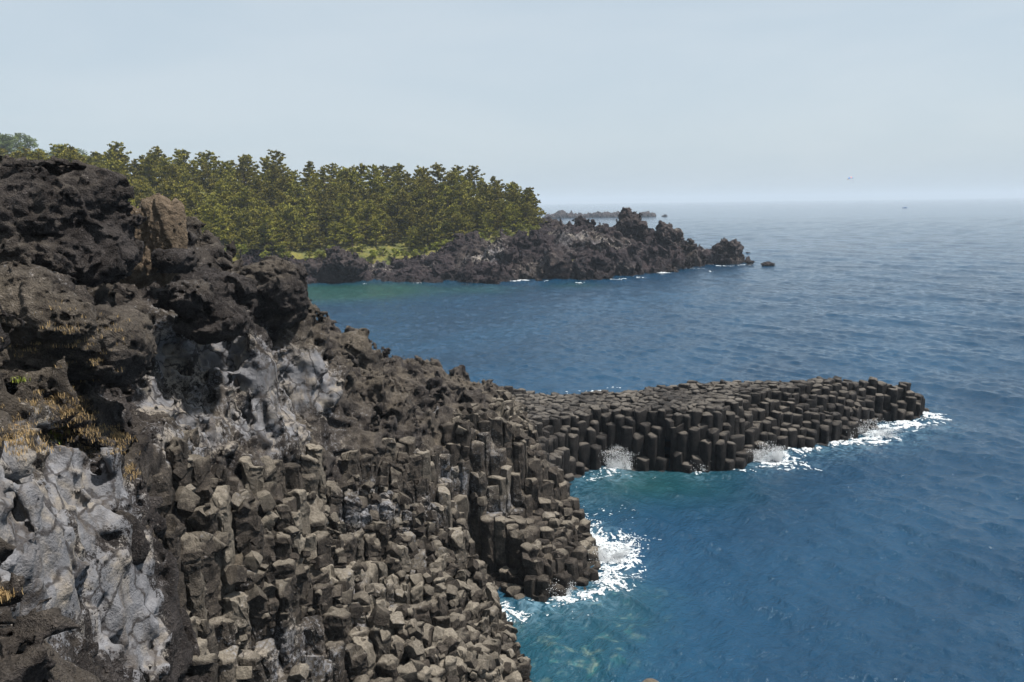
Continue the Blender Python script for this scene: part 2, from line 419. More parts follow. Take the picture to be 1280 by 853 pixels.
# where columns stand: the valley, the shelf and the promontory (mask from picture outline, in plan)
colpoly = [PZ(*c)[:2] for c in [(214, 880, 8.8), (206, 760, 11.2), (206, 640, 13.2), (225, 600, 13.4), (330, 592, 12.3), (345, 570, 12.3), (400, 580, 11.0), (450, 565, 10.4), (520, 560, 9.0), (560, 540, 8.4), (610, 520, 7.2), (640, 480, 5.2)]]
colpoly += [np.array([-6, 90.]), np.array([50, 90.]), np.array([50, 40.]), np.array([6, 30.]), np.array([0, 20.]), np.array([-3, 14.])]
COLM = polydist(colpoly, G.X, G.Y)
sub = sstep(-0.3, 0.5, COLM)
_mn = Hc.copy()
for _k in range(3):
    _mn[1:-1, 1:-1] = np.min([_mn[1:-1, 1:-1], _mn[2:, 1:-1], _mn[:-2, 1:-1], _mn[1:-1, 2:], _mn[1:-1, :-2]], 0)
base_h = Hc*(1-sub)+_mn*sub - sub*(0.16+0.84*PROM) - sub*np.clip(1.0-SDn/2.0, 0, 1)*0.7
def gaus(p, spots):
    s = np.zeros(len(p), f32)
    for (c, r, w) in spots: s += w*np.exp(-((p-c)**2).sum(1)/(r*r)).astype(f32)
    return s
def gz(x, y, lift=0.0):
    """march a picture ray onto the near terrain"""
    d = ray(x, y); t = np.arange(5, 110, 0.15); q = np.array([0, 0, H])+d[None]*t[:, None]
    hh = G.at(q[:, 0], q[:, 1]); k = np.argmax(q[:, 2] < hh+lift)
    return q[k], t[k]
def spots(lst):
    out = []
    for (x, y, rp, w) in lst:
        q, t = gz(x, y); out.append((q.astype(f32), 1.3*rp*t/FPX, w))
    return out

PALE = spots([(300, 480, 95, .34), (380, 500, 60, .25), (230, 430, 50, .3), (30, 600, 75, 1.0), (5, 650, 50, 1.0), (10, 720, 50, .9), (60, 800, 45, .8), (30, 760, 40, .7), (90, 620, 60, .9), (130, 650, 45, .9), (110, 720, 45, .6), (140, 790, 45, .9), (185, 760, 30, .6), (60, 560, 40, .7), (40, 680, 60, .8), (90, 740, 50, .7), (150, 700, 40, .8), (170, 800, 40, .9), (50, 750, 40, .5),
              (222, 390, 22, .8), (205, 440, 20, .7), (215, 500, 36, .9), (200, 560, 20, .6), (235, 570, 35, .9), (260, 540, 30, .7), (300, 470, 22, .6), (270, 445, 28, .9),
              (320, 450, 14, .9), (335, 480, 22, .6), (375, 480, 26, .9), (400, 470, 18, .9), (365, 520, 25, .7), (330, 545, 20, .5), (150, 500, 25, .5), (60, 380, 30, .6), (20, 410, 30, .6), (310, 520, 22, .5),
              (30, 290, 30, .5), (120, 320, 25, .5), (415, 490, 14, .6), (170, 620, 20, .7)])
PALEC = spots([(540, 520, 16, .8), (560, 590, 20, .8), (575, 600, 12, .8), (470, 620, 22, .8), (450, 640, 18, .7), (500, 650, 30, .6), (540, 640, 20, .6), (620, 640, 12, .6), (640, 625, 14, .6), (600, 620, 16, .5), (610, 560, 22, .6),
               (430, 640, 22, .6), (300, 800, 30, .5), (370, 790, 30, .6), (440, 740, 22, .7), (400, 830, 30, .6), (480, 750, 22, .5), (340, 830, 25, .7), (450, 780, 20, .5), (300, 720, 18, .4), (520, 700, 18, .5)])
OCH = spots([(70, 530, 28, .55), (90, 545, 25, .5), (130, 560, 24, .4), (100, 510, 22, .5), (30, 550, 25, .45), (10, 540, 20, .4), (150, 590, 16, .3), (5, 740, 12, .5), (60, 470, 40, .25), (100, 430, 40, .25)])
LUMP = spots([(10, 870, 45, 1.0), (145, 650, 26, 1.0), (130, 690, 24, .8), (40, 570, 18, .8)])

_g2 = np.stack([G.X.ravel(), G.Y.ravel(), G.h.ravel()], 1).astype(f32)
base_h = base_h+(0.42*np.clip(gaus(_g2, PALEC), 0, 1)).reshape(G.X.shape)*sub*(1-PROM)
GB = Grid(-44, 48, 2, 90, 0.22); GB.finish(base_h)
GB.L = np.maximum(GB.L, 1)

M_lava = rock_material('lava rock', sc=1.0, bumpd=0.11)
M_col = rock_material('column basalt', dark=(0.022, 0.019, 0.017), mid=(0.080, 0.067, 0.056), tan=(0.33, 0.29, 0.235), sc=1.2, bumpd=0.05)
M_prom = rock_material('dark shaded column basalt', dark=(0.020, 0.019, 0.019), mid=(0.062, 0.055, 0.050), tan=(0.25, 0.222, 0.19), sc=1.2, bumpd=0.05)
M_pin = rock_material('weathered brown rock', dark=(0.04, 0.03, 0.024), mid=(0.10, 0.075, 0.056), tan=(0.235, 0.178, 0.125), bumpd=0.08)
M_far = rock_material('headland lava', dark=(0.022, 0.018, 0.021), mid=(0.060, 0.046, 0.048), pale=(0.19, 0.175, 0.18), sc=0.22, bumpd=0.35)

def disp_lava(p, big=None):
    """3-D relief of the clinkery lava: blocks, lumps, hollows"""
    pw = p.copy(); pw[:, 0] += 0.5*perlin(p*0.6, 5); pw[:, 2] += 0.5*perlin(p*0.6, 6)
    if big is None: big = perlin(p*np.array([0.30, 0.30, 0.24], f32), 1)*0.8
    a, ca = facets(pw*np.array([0.50, 0.50, 0.55], f32), 2)
    b, cb = facets(pw*np.array([1.25, 1.25, 1.5], f32), 4)
    c, cc = facets(pw*3.1, 6)
    bil = (0.35-np.abs(perlin(p*2.3, 8)))*0.20+(0.3-np.abs(perlin(p*5.2, 9)))*0.16+(0.3-np.abs(perlin(p*10.5, 10)))*0.09
    holes = -np.clip(perlin(p*np.array([1.2, 1.2, 1.9], f32), 12)-0.2, 0, 1)*1.0
    return big+a*0.75-ca*0.35+b*0.32-cb*0.13+c*0.17-cc*0.07+bil+holes-0.05
def _rag(p):
    m = .3+.9*sstep(-.15, .3, perlin(p*0.55, 26)); a, ca = facets(p*1.3, 27); b, cb = facets(p*3.6, 28)
    c, cc = facets(p*np.array([.5, .5, .35], f32), 29)
    return m*(a*.26-ca*.14+b*.10-cb*.05)+c*.17-cc*.20
def disp_pale(p):
    """smoother, vertically fluted ash face"""
    q = p*np.array([1, 1, 0.35], f32)
    return perlin(p*0.35, 21)*0.5+(0.3-np.abs(perlin(q*1.1, 22)))*0.45+perlin(p*1.9, 23)*0.14+perlin(p*4.5, 24)*0.06+perlin(p*9, 25)*0.035-0.05+_rag(p)

LIPN = spots([(60, 600, 110, 1.4), (300, 500, 120, .55), (400, 520, 50, .4), (150, 720, 80, 1.3), (30, 680, 90, 1.2), (90, 790, 90, 1.2), (180, 800, 70, 1.2), (230, 545, 50, 1.0), (215, 470, 30, .7), (370, 490, 40, .6), (300, 520, 45, .8)])
def base_cfn(p):
    return (p[:, 2]-GB.at(p[:, 0], p[:, 1]))/GB.at(p[:, 0], p[:, 1], GB.L)
def land_fn(p):
    f = base_cfn(p)
    near = np.abs(f) < 2.0
    out = f.astype(f32)
    q = p[near].astype(f32)
    if len(q):
        cm = sstep(-0.6, 0.9, GB.at(q[:, 0], q[:, 1], COLM))
        k = np.clip(gaus(q, LIPN), 0, 1)
        k = k*(1-np.clip(gaus(q, LUMP), 0, 1))
        fq = f[near]
        rub = 1-0.58*sstep(38, 50, q[:, 1])                 # calmer, blockier rubble towards the neck
        a = np.zeros(len(q), f32); big = perlin(q*np.array([0.30, 0.30, 0.24], f32), 1)*0.8
        ma = ((1-k)*(1-cm) > .02) & (np.abs(fq-big*rub*(1-k)) < 1.35)
        if ma.any(): a[ma] = disp_lava(q[ma], big[ma])*rub[ma]
        b = np.zeros(len(q), f32); mb = (k*(1-cm) > .02) & (np.abs(fq) < 1.1)
        if mb.any(): b[mb] = disp_pale(q[mb])
        c = np.zeros(len(q), f32); mc = (cm > .02) & (np.abs(fq) < .7)
        if mc.any(): qc = q[mc]; c[mc] = perlin(qc*0.9, 31)*0.16+perlin(qc*2.3, 32)*0.10+perlin(qc*5, 33)*0.04
        d = (a*(1-k)+b*k)*(1-cm)+c*cm
        out[near] = f[near]-d
    return out

def clip_fn(fn, test):
    def g(p):
        v = fn(p); return v
    return g

def paint_rock(me, tanb=0.0, wetline=True, palespots=PALE+PALEC, seed=0):
    v = np.empty(len(me.vertices)*3, f32); me.vertices.foreach_get('co', v); v = v.reshape(-1, 3)
    n = vnormals(me)
    nz = n[:, 2]
    lowf = perlin(v*0.45, 51+seed)
    pale = gaus(v, palespots)
    stk = perlin(v*np.array([1.5, 1.5, .3], f32), 55)
    pale = pale*(0.95+0.5*stk)*(1-np.clip(gaus(v, LUMP), 0, 1))+lowf*0.2-0.02
    setattr_(me, 'pale', np.clip(pale*(0.85+0.2*np.abs(nz))+.14*np.clip(nz-.3, 0, 1), -0.3, 0.95))
    cm = sstep(-0.5, 1.0, GB.at(v[:, 0], v[:, 1], COLM))
    setattr_(me, 'tan', np.clip(tanb+cm*0.35+np.clip(nz, 0, 1)*0.25+.12*sstep(30, 38, v[:, 1])+perlin(v*0.3, 61)*0.45, 0, 1))
    setattr_(me, 'ochre', np.clip(gaus(v, OCH)*np.clip(nz+0.3, 0, 1), 0, 1))
    wet_shade = sstep(1.5, 0.3, v[:, 2]+perlin(v*0.5, 71)*0.8) if wetline else np.zeros(len(v))
    setattr_(me, 'wet_shade', wet_shade)

# two thin regions: finer close to the camera
def build_land():
    def near_c(p): return base_cfn(p)
    spl = 21.0
    v1, q1 = surfnet(land_fn, near_c, (-17, 5.5, 5.5), (-1.0, spl, 21.5), 0.085, 1.5)
    me = mesh_from('cliff_near', v1, q1); paint_rock(me)
    o1 = obj('coastal_ledge', me, M_lava)
    tag(o1, 'pale ash coated lava ledge with dry ochre grass on it, falling to the columns', 'cliff', kind=None)
    v2, q2 = surfnet(land_fn, near_c, (-34, spl-0.12, -2), (10, 90, 21.5), 0.15, 1.5)
    me = mesh_from('cliff_far', v2, q2); paint_rock(me)
    o2 = obj('lava_cliff', me, M_lava)
    tag(o2, 'dark clinkery lava cliff with pale mineral streaks above the basalt columns', 'cliff', kind=None)
build_land()
print('land', time.time()-T0)
# ------------------------------------------------------------------ basalt columns: jittered hexagonal lattice, Voronoi prisms
def clip_poly(pl, mid, nrm):
    out = []; n = len(pl)
    for i in range(n):
        a = pl[i]; b = pl[(i+1) % n]
        da = (a-mid) @ nrm; db = (b-mid) @ nrm
        if da <= 0: out.append(a)
        if (da < 0) != (db < 0) and abs(da-db) > 1e-9: out.append(a+(b-a)*(da/(da-db)))
    return out

def build_columns():
    S = 0.81; pts = []
    rr = np.random.default_rng(21)
    for j in range(int(80/(S*0.866))):
        for i in range(int(64/S)):
            x = -15+(i+0.5*(j % 2))*S; y = 12+j*S*0.866
            pts.append((x+rr.normal()*0.20*S, y+rr.normal()*0.20*S))
    pts = np.array(pts)
    cm = G.at(pts[:, 0], pts[:, 1], COLM); sd = G.at(pts[:, 0], pts[:, 1], SD)
    hT = G.at(pts[:, 0], pts[:, 1]); pr = G.at(pts[:, 0], pts[:, 1], PROM)
    c3 = np.stack([pts[:, 0], pts[:, 1], np.zeros(len(pts))], 1).astype(f32)
    lowA = perlin(c3*0.33, 201); lowB = perlin(c3*0.12, 202); rnd = rr.random(len(pts)); rn = rr.normal(size=len(pts))
    depth0 = pts[:, 1]
    low = perlin(c3*1.1, 203)
    h_val = hT+0.30+rn*0.15+low*0.30+(rnd > 0.92)*0.6*rr.random(len(pts))-(rnd < 0.14)*0.5
    shf = G.at(pts[:, 0], pts[:, 1], SHELF) > 0
    h_val = np.where(shf, hT+rn*0.10+low*0.15, h_val)
    edge = np.clip(1-(sd-0.3)/3.0, 0, 1)
    h_pro = hT+rn*(0.05+0.26*edge)+lowA*0.16*(0.2+edge)+lowB*0.15
    h_pro = np.minimum(h_pro, hT+.16)
    h_pro -= (rnd < 0.06)*0.5*(1-edge)
    h = h_val*(1-pr)+h_pro*pr
    # broken stubs standing in the surf
    h = np.where((sd < 0.15), np.minimum(h, 0.25+0.9*rnd), h)
    act = (cm > -0.35) & (sd > -0.35)
    h = np.where(act, h, -9)
    tree = {}
    for k, (x, y) in enumerate(pts): tree.setdefault((int(x//2), int(y//2)), []).append(k)
    res = []
    ids = np.flatnonzero(act)
    for k in ids:
        x, y = pts[k]; cell = (int(x//2), int(y//2)); nb = []
        for a in (-1, 0, 1):
            for b in (-1, 0, 1): nb += tree.get((cell[0]+a, cell[1]+b), [])
        c = pts[k]; pl = [c+np.array([math.cos(a), math.sin(a)])*S*1.0 for a in np.arange(8)*PI/4]
        nh = []
        for m in nb:
            if m == k: continue
            dv = pts[m]-c; L = math.hypot(*dv)
            if L < 2.1*S:
                pl = clip_poly(pl, c+dv*0.5, dv/L)
                if L < 1.4*S: nh.append(h[m] if h[m] > -8 else G.at(pts[m, 0:1], pts[m, 1:2])[0]-0.5)
        if len(pl) < 3: continue
        res.append((k, np.array(pl), min(nh) if nh else 0))
    # geometry
    out = {'v': [], 'f': [], 'sz': [], 'att': [], 'grp': [], 'score': []}
    for (k, pl, lown) in res:
        x, y = pts[k]; top = h[k]; p_ = pr[k]
        near = y < 40 and p_ < 0.5
        ctr = pl.mean(0)
        shrink = 0.985 if (p_ > 0.5 or shf[k]) else 0.965-0.10*rnd[k]
        q = ctr+(pl-ctr)*shrink
        # round corners
        nq = []
        n = len(q)
        for i in range(n):
            a, b = q[i], q[(i+1) % n]
            if near: nq += [a+(b-a)*0.10, a+(b-a)*0.28, a+(b-a)*0.5, a+(b-a)*0.72, a+(b-a)*0.90]
            else: nq += [a+(b-a)*0.14, a+(b-a)*0.86]
        q = np.array(nq); n = len(q); rel = q-ctr
        bot = min(lown, top-0.3)-0.7
        if sd[k] < 1.2: bot = min(bot, -0.8)
        dz = 0.13 if near else 0.45
        nr = max(2, int((top-bot)/dz)+1)
        if near: prof = [(0.0, .03), (0.3, 0.025), (0.62, 0.012), (0.86, 0.0), (0.955, -0.035), (1.0, -0.10)]
        else: prof = [(0.0, .02), (0.55, 0.012), (0.93, -0.01), (1.0, -0.07)]
        zs = np.linspace(-0.10-dz, -(top-bot), nr)
        tilt = rr.normal(size=2)*(0.06 if (p_ > 0.5 or shf[k]) else (0.16 if rnd[k] < .7 else .34))
        if p_ > 0.5: tilt += np.array([0.0, 0.10])*edge[k]      # tops at the rim lean to the sea
        lean = np.array([lowA[k], lowB[k]])*0.03
        ledge = 1+0.02*np.sin(zs*5.3+rnd[k]*9)+rr.normal(size=nr)*(0.018 if near else 0.01)
        seg = np.floor(zs/.52+rnd[k]*5); fr_ = (zs/.52+rnd[k]*5)-seg
        sh_ = np.stack([np.sin(seg*12.9+k)*.5, np.cos(seg*7.7+k*1.3)*.5], 1)*(.05 if p_ > .5 else .10)
        ledge = ledge*(1+np.sin(seg*3.7+k)*(.02 if p_ > .5 else .045))*np.where(fr_ < .22, .93, 1.0)
        rings = []
        for (a, dzt) in prof:
            r = rel*a; z = top+dzt+(r@tilt)
            rings.append(np.column_stack([ctr+r, z]))
        for a, zz, so in zip(ledge, zs, sh_):
            r = rel*a+so; z = top+zz+(r@tilt)*max(0, 1+zz/1.2)
            rings.append(np.column_stack([ctr+r+lean*zz, z]))
        R = len(rings)
        v = np.concatenate([rings[0][:1]]+rings[1:])
        f = []
        tri = [(0, 1+i, 1+(i+1) % n) for i in range(n)]
        i = np.arange(n); j = (i+1) % n
        quad = np.concatenate([np.stack([1+r*n+i, 1+(r+1)*n+i, 1+(r+1)*n+j, 1+r*n+j], 1) for r in range(R-2)])
        out['v'].append(v); out['f'].append((tri, quad))
        dist = math.hypot(x, y)
        vis = max(0.05, top-max(lown, 0 if sd[k] < 1 else lown))
        facing = 1.0
        out['score'].append((0.9*vis*(1.0)+0.35)/(dist*dist)*1e3)
        shelf = bool(shf[k]) and p_ < 0.5
        out['grp'].append(2 if p_ > 0.5 else (1 if shelf else 0))
        out['att'].append((rnd[k], near, edge[k]))
    # one big displacement pass
    V = np.concatenate(out['v']).astype(f32); cnt = np.array([len(v) for v in out['v']]); off = np.concatenate([[0], np.cumsum(cnt)[:-1]])
    nearv = np.repeat(np.array([a[1] for a in out['att']]), cnt); rv = np.repeat(np.array([a[0] for a in out['att']]), cnt).astype(f32)
    prv = np.repeat(np.array([g == 2 for g in out['grp']]), cnt)
    amp = np.where(nearv, 0.095, np.where(prv, 0.04, 0.08)).astype(f32)
    d = np.stack([perlin(V*1.7+rv[:, None]*9, 301+k)*1.0+perlin(V*4.6+rv[:, None]*9, 304+k)*0.5 for k in range(3)], 1)
    d[:, 2] *= 0.8
    V = V+d*amp[:, None]
    brk, _bc = facets(V*np.array([1.1, 1.1, .7], f32)+rv[:, None]*3, 331)
    V[:, 2] -= np.clip(brk-.05, 0, 1)*np.where(prv, 0.30, 0.62)
    V += (perlin(V*8.5, 333)*np.where(nearv, .035, .02))[:, None]*np.array([1, 1, .6], f32)
    pit = np.clip(perlin(V*2.4, 311)-0.28, 0, 1)*np.where(nearv, 0.30, np.where(prv, 0.16, 0.22))
    cen = np.repeat(np.array([v[0, :2] for v in out['v']]), cnt, axis=0)
    V[:, :2] += (cen-V[:, :2])*pit[:, None]
    V[:, 2] -= pit*0.25
    fa, fc = facets(V*1.5+rv[:, None]*5, 321)
    cen2 = cen-V[:, :2]
    V[:, :2] -= cen2*(np.clip(fa, -1, .4)*np.where(prv, 0.05, 0.15))[:, None]
    pal = gaus(V, PALEC)*0.9
    names = ['basalt_column_slope', 'basalt_column_shelf', 'basalt_column_promontory']
    labels = ['slope of broken brown basalt columns with pale webs between them, below the ash coated ledge',
              'low shelf of hexagonal basalt columns jutting into white surf, in front of the dark wall',
              'long flat-topped promontory of packed hexagonal basalt columns reaching out into the sea']
    sc = np.array(out['score']); gr = np.array(out['grp'])
    for g in range(3):
        idx = np.flatnonzero(gr == g); idx = idx[np.argsort(-sc[idx])]
        root = bpy.data.objects.new(names[g], None); C.objects.link(root)
        root.location = V[off[idx[0]]].tolist(); root.location.z = 0
        tag(root, labels[g], 'column formation')
        base = np.array(root.location)
        def mk(sel, name):
            vs = []; fs = []; o_ = 0
            for k in sel:
                vs.append(V[off[k]:off[k]+cnt[k]]); tri, qd = out['f'][k]
                fs += [[a+o_, b+o_, c+o_] for a, b, c in tri]+(qd+o_).tolist(); o_ += cnt[k]
            vv = np.concatenate(vs); me = mesh_from(name, vv-base, fs, g == 2)
            vi = np.concatenate([np.arange(off[k], off[k]+cnt[k]) for k in sel])
            n = vnormals(me)
            r = rv[vi]
            isp = g == 2
            setattr_(me, 'pale', np.clip(pal[vi]*(0.75 if not isp else 0.3)+np.clip(n[:, 2], 0, 1)*(0.10 if isp else 0.09)+(r > 0.93)*0.12+0.0, 0, 1))
            setattr_(me, 'tan', np.clip((-0.35 if isp else 0.06)-(0 if isp else .30)*sstep(30, 46, vv[:, 1])+(r-0.5)*(0.4 if isp else .9)+perlin(vv.astype(f32)*.25, 65)*.5+np.clip(n[:, 2]-.3, 0, 1)*(1.05 if isp else 0.95), 0, 1))  # weathered tan; tops lighter than sides to paint in sunlit contrast
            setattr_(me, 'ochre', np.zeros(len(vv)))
            setattr_(me, 'wet_shade', np.clip(sstep(1.7, 0.4, vv[:, 2]+r*0.8)+((0.95*sstep(.75, .35, n[:, 2])+.1) if isp else 0), 0, 1))  # damp near the waterline; steep promontory faces get painted shade as well
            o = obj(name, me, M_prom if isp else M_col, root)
            return o
        for k in idx[:100]: mk([k], 'column')
        if len(idx) > 100:
            o = mk(list(idx[100:]), 'smaller_columns'); o['kind'] = 'stuff'
    print('columns', [int((gr == g).sum()) for g in range(3)], len(V), time.time()-T0)
build_columns()

def build_rubble():
    rr = np.random.default_rng(8)
    t = (1+5**.5)/2
    iv = np.array([(-1, t, 0), (1, t, 0), (-1, -t, 0), (1, -t, 0), (0, -1, t), (0, 1, t), (0, -1, -t), (0, 1, -t), (t, 0, -1), (t, 0, 1), (-t, 0, -1), (-t, 0, 1)], float)
    iv /= np.linalg.norm(iv[0])
    fc = [(0, 11, 5), (0, 5, 1), (0, 1, 7), (0, 7, 10), (0, 10, 11), (1, 5, 9), (5, 11, 4), (11, 10, 2), (10, 7, 6), (7, 1, 8), (3, 9, 4), (3, 4, 2), (3, 2, 6), (3, 6, 8), (3, 8, 9), (4, 9, 5), (2, 4, 11), (6, 2, 10), (8, 6, 7), (9, 8, 1)]
    vl = [tuple(x) for x in iv]; cache = {}; nf = []
    def mid(a, b):
        k = (min(a, b), max(a, b))
        if k not in cache:
            m = (np.array(vl[a])+np.array(vl[b]))/2; m /= np.linalg.norm(m); vl.append(tuple(m)); cache[k] = len(vl)-1
        return cache[k]
    for a, b, c in fc:
        ab, bc, ca = mid(a, b), mid(b, c), mid(c, a); nf += [(a, ab, ca), (b, bc, ab), (c, ca, bc), (ab, bc, ca)]
    iv = np.array(vl); fc = np.array(nf)
    n = 9000; x = rr.uniform(-13, 12, n); y = rr.uniform(14, 62, n)
    cm = G.at(x, y, COLM); sd = G.at(x, y, SD); pr = G.at(x, y, PROM); hh = G.at(x, y)
    den = perlin(np.stack([x*.35, y*.35, x*0], 1).astype(f32), 340)
    ok = (cm > 0.2) & (sd > .3) & (pr < .5) & ((G.at(x, y, SHELF) < 0) | (rr.random(n) < .15)) & (den+rr.normal(size=n)*.15 > -.05)
    x, y, hh = x[ok][:950], y[ok][:950], hh[ok][:950]
    V = []; F = []
    gx, gy = np.gradient(G.h, G.d)
    for k in range(len(x)):
        s_ = .16+.48*rr.random()**1.8
        v = iv*(np.array([1, .75+.4*rr.random(), .55+.4*rr.random()])*s_)
        # chip flat faces
        Q, _ = np.linalg.qr(rr.normal(size=(3, 3)))
        cuts = [Q[i]*sg for i in range(3) for sg in (1, -1)]+[None]*3
        for cu in cuts:
            nn = rr.normal(size=3) if cu is None else cu+rr.normal(size=3)*.12; nn /= np.linalg.norm(nn); lim = s_*((.50+.2*rr.random()) if cu is None else (.30+.25*rr.random())); dd = v@nn; v = v-np.outer(np.maximum(dd-lim, 0), nn)
        a = rr.random()*6.28; v = v@np.array([[math.cos(a), -math.sin(a), 0], [math.sin(a), math.cos(a), 0], [0, 0, 1]])
        V.append(v+np.array([x[k], y[k], hh[k]+.18+s_*.35])); F.append(fc+k*len(iv))
    V = np.concatenate(V); me = mesh_from('rubble', V, np.concatenate(F), False); nz = vnormals(me)[:, 2]
    r = np.repeat(rr.random(len(x)), len(iv))
    setattr_(me, 'pale', (r > .9)*.3); setattr_(me, 'tan', np.clip((r-.45)+nz*.45-.2*sstep(30, 46, V[:, 1]), 0, 1)); setattr_(me, 'ochre', r*0); setattr_(me, 'wet_shade', sstep(1.3, .4, V[:, 2]))
    tag(obj('rubble', me, M_col), 'broken angular stones lying among the basalt columns', 'rubble', None, 'stuff')
build_rubble()

# ------------------------------------------------------------------ boulders and standing rocks (each its own thing)
def boulder(name, label, cat, parts, res, amp=1.0, freq=1.0, mat=None, pale=PALE, tanb=0.0, palebias=0.0, seed=0, group=None, rough=disp_lava):
    cs = []
    for (x, y, dep, rx, rz, ry) in parts:
        c = P(x, y, dep); k = dep/FPX
        cs.append((c.astype(f32), np.array([rx*k, ry, rz*k], f32)))
    lo = np.min([c-r*1.0-amp*1.3-0.3 for c, r in cs], 0); hi = np.max([c+r+amp*1.3+0.3 for c, r in cs], 0)
    def cf(p):
        f = None
        for c, r in cs:
            q = np.sqrt((((p-c)/r)**2).sum(1)); g = (q-1)*r.min()
            if f is None: f = g
            else:
                h_ = np.clip(0.5+0.5*(g-f)/0.35, 0, 1); f = g*(1-h_)+f*h_-0.35*h_*(1-h_)
        return f
    sh = np.array([seed*3.7, seed*1.3, seed*2.1], f32)
    def fn(p):
        f = cf(p).astype(f32); m = np.abs(f) < 1.5*amp+0.2
        q = p[m].astype(f32)
        if len(q): f[m] -= (rough(q*freq+sh)*amp/freq)
        return f
    v, q = surfnet(fn, cf, lo, hi, res, 1.1*amp, nb=6)
    ctr = np.array([cs[0][0][0], cs[0][0][1], lo[2]])
    me = mesh_from(name, v, q); paint_rock(me, tanb, wetline=False, palespots=pale, seed=seed)
    if palebias:
        a = np.empty(len(me.vertices), f32); me.attributes['pale'].data.foreach_get('value', a)
        me.attributes['pale'].data.foreach_set('value', (a+palebias).astype(f32))
    vv = (v-ctr).astype(f32); me.vertices.foreach_set('co', vv.ravel()); me.update()
    o = obj(name, me, mat or M_lava); o.location = ctr.tolist(); tag(o, label, cat, group)
    return o
def disp_slab(p):
    """tall tabular rock: vertical facets"""
    q = p*np.array([1, 1, .35], f32); a, ca = facets(q*0.5, 41); b, cb = facets(q*1.4, 42); c, cc = facets(q*3.2, 43)
    return a*.26-ca*.08+b*.22-cb*.09+c*.09-cc*.03+(0.3-np.abs(perlin(p*3.0, 44)))*.10+(0.3-np.abs(perlin(p*7, 45)))*.06
boulder('clinker_boulder', 'huge dark clinker boulder with overhanging side, topped by specks of yellow lichen', 'boulder',
        [(30, 272, 22, 105, 62, 2.2), (95, 268, 22.4, 62, 48, 1.7), (60, 320, 21.4, 90, 42, 1.8)], 0.055, 0.62, 1.5, seed=1, palebias=-0.05)
boulder('standing_rock', 'upright brown rock pinnacle standing beside the huge clinker boulder, against the pines', 'rock pinnacle',
        [(197, 272, 27, 20, 27, .65), (208, 288, 27, 21, 40, .65), (184, 300, 27, 20, 44, .65), (210, 310, 27.2, 22, 42, .7), (165, 330, 26.6, 28, 24, .75)], 0.045, 0.95, 1.5, tanb=1.0, seed=2, pale=[], mat=M_pin, rough=disp_slab)
boulder('clinker_block', 'small black clinker block leaning on the foot of the rock pinnacle', 'boulder',
        [(218, 326, 26.0, 19, 15, .5), (234, 324, 26.2, 12, 12, .45)], 0.045, 0.40, 1.9, seed=3, pale=[])
boulder('cavity_boulder', 'grey capped boulder with hollowed cavities below the huge clinker boulder', 'boulder',
        [(35, 372, 19.5, 62, 40, 1.2), (60, 400, 19, 60, 30, 1.1), (5, 395, 19, 60, 44, 1.2)], 0.055, 0.40, 1.9, seed=4, palebias=0.10)
boulder('clinker_boulder', 'dark brown clinker boulder speckled with dry ochre grass, above the ash coated ledge', 'boulder',
        [(85, 430, 19.5, 75, 45, 1.4), (150, 430, 20, 38, 45, 1.2), (30, 450, 19, 60, 30, 1.2)], 0.05, 0.36, 1.9, seed=5, pale=[], palebias=-0.1)
boulder('lava_block', 'dark overhanging lava block at the cliff rim, above the bay', 'boulder',
        [(340, 388, 37.5, 40, 28, 1.6), (300, 380, 36, 30, 25, 1.5), (345, 350, 37, 30, 27, 1.5), (315, 352, 36.5, 34, 18, 1.4), (362, 372, 37, 20, 26, 1.2)], 0.07, 0.5, 1.5, seed=6, pale=[])
boulder('lava_block', 'brown lava block above the pale streaked cliff face, below the rock pinnacle', 'boulder',
        [(262, 402, 29.3, 46, 27, 1.3), (235, 372, 28.5, 35, 22, 1.2)], 0.06, 0.42, 1.7, seed=7, pale=[])
boulder('lava_block', 'rounded dark lava block in the middle of the cliff rim between two hollows', 'boulder',
        [(285, 362, 31.5, 38, 20, 1.3), (250, 350, 30.5, 20, 16, 1.0)], 0.065, 0.42, 1.7, seed=8, pale=[])
q_, _t = gz(148, 680)
boulder('clinker_lump', 'pitted brown clinker lump stuck on the pale ash face', 'boulder',
        [(140, 665, q_[1]+0.1, 38, 30, .5), (158, 690, q_[1]+0.1, 28, 26, .4)], 0.035, 0.20, 3.0, seed=9, pale=[], tanb=0.2)
boulder('clinker_mound', 'porous brown clinker mound below the pale ash face, nearest to the viewer', 'boulder',
        [(0, 850, 9.2, 68, 56, .7), (70, 885, 9.4, 60, 42, .6)], 0.03, 0.14, 3.4, seed=10, pale=[], tanb=0.25)
boulder('rock_knob', 'small tan weathered rock knob poking out of the open blue water', 'rock',
        [(815, 862, 32.0, 14, 13, .5), (806, 866, 31.8, 9, 12, .4)], 0.04, 0.10, 3.0, seed=11, pale=[], tanb=1.0)
print('boulders', time.time()-T0)

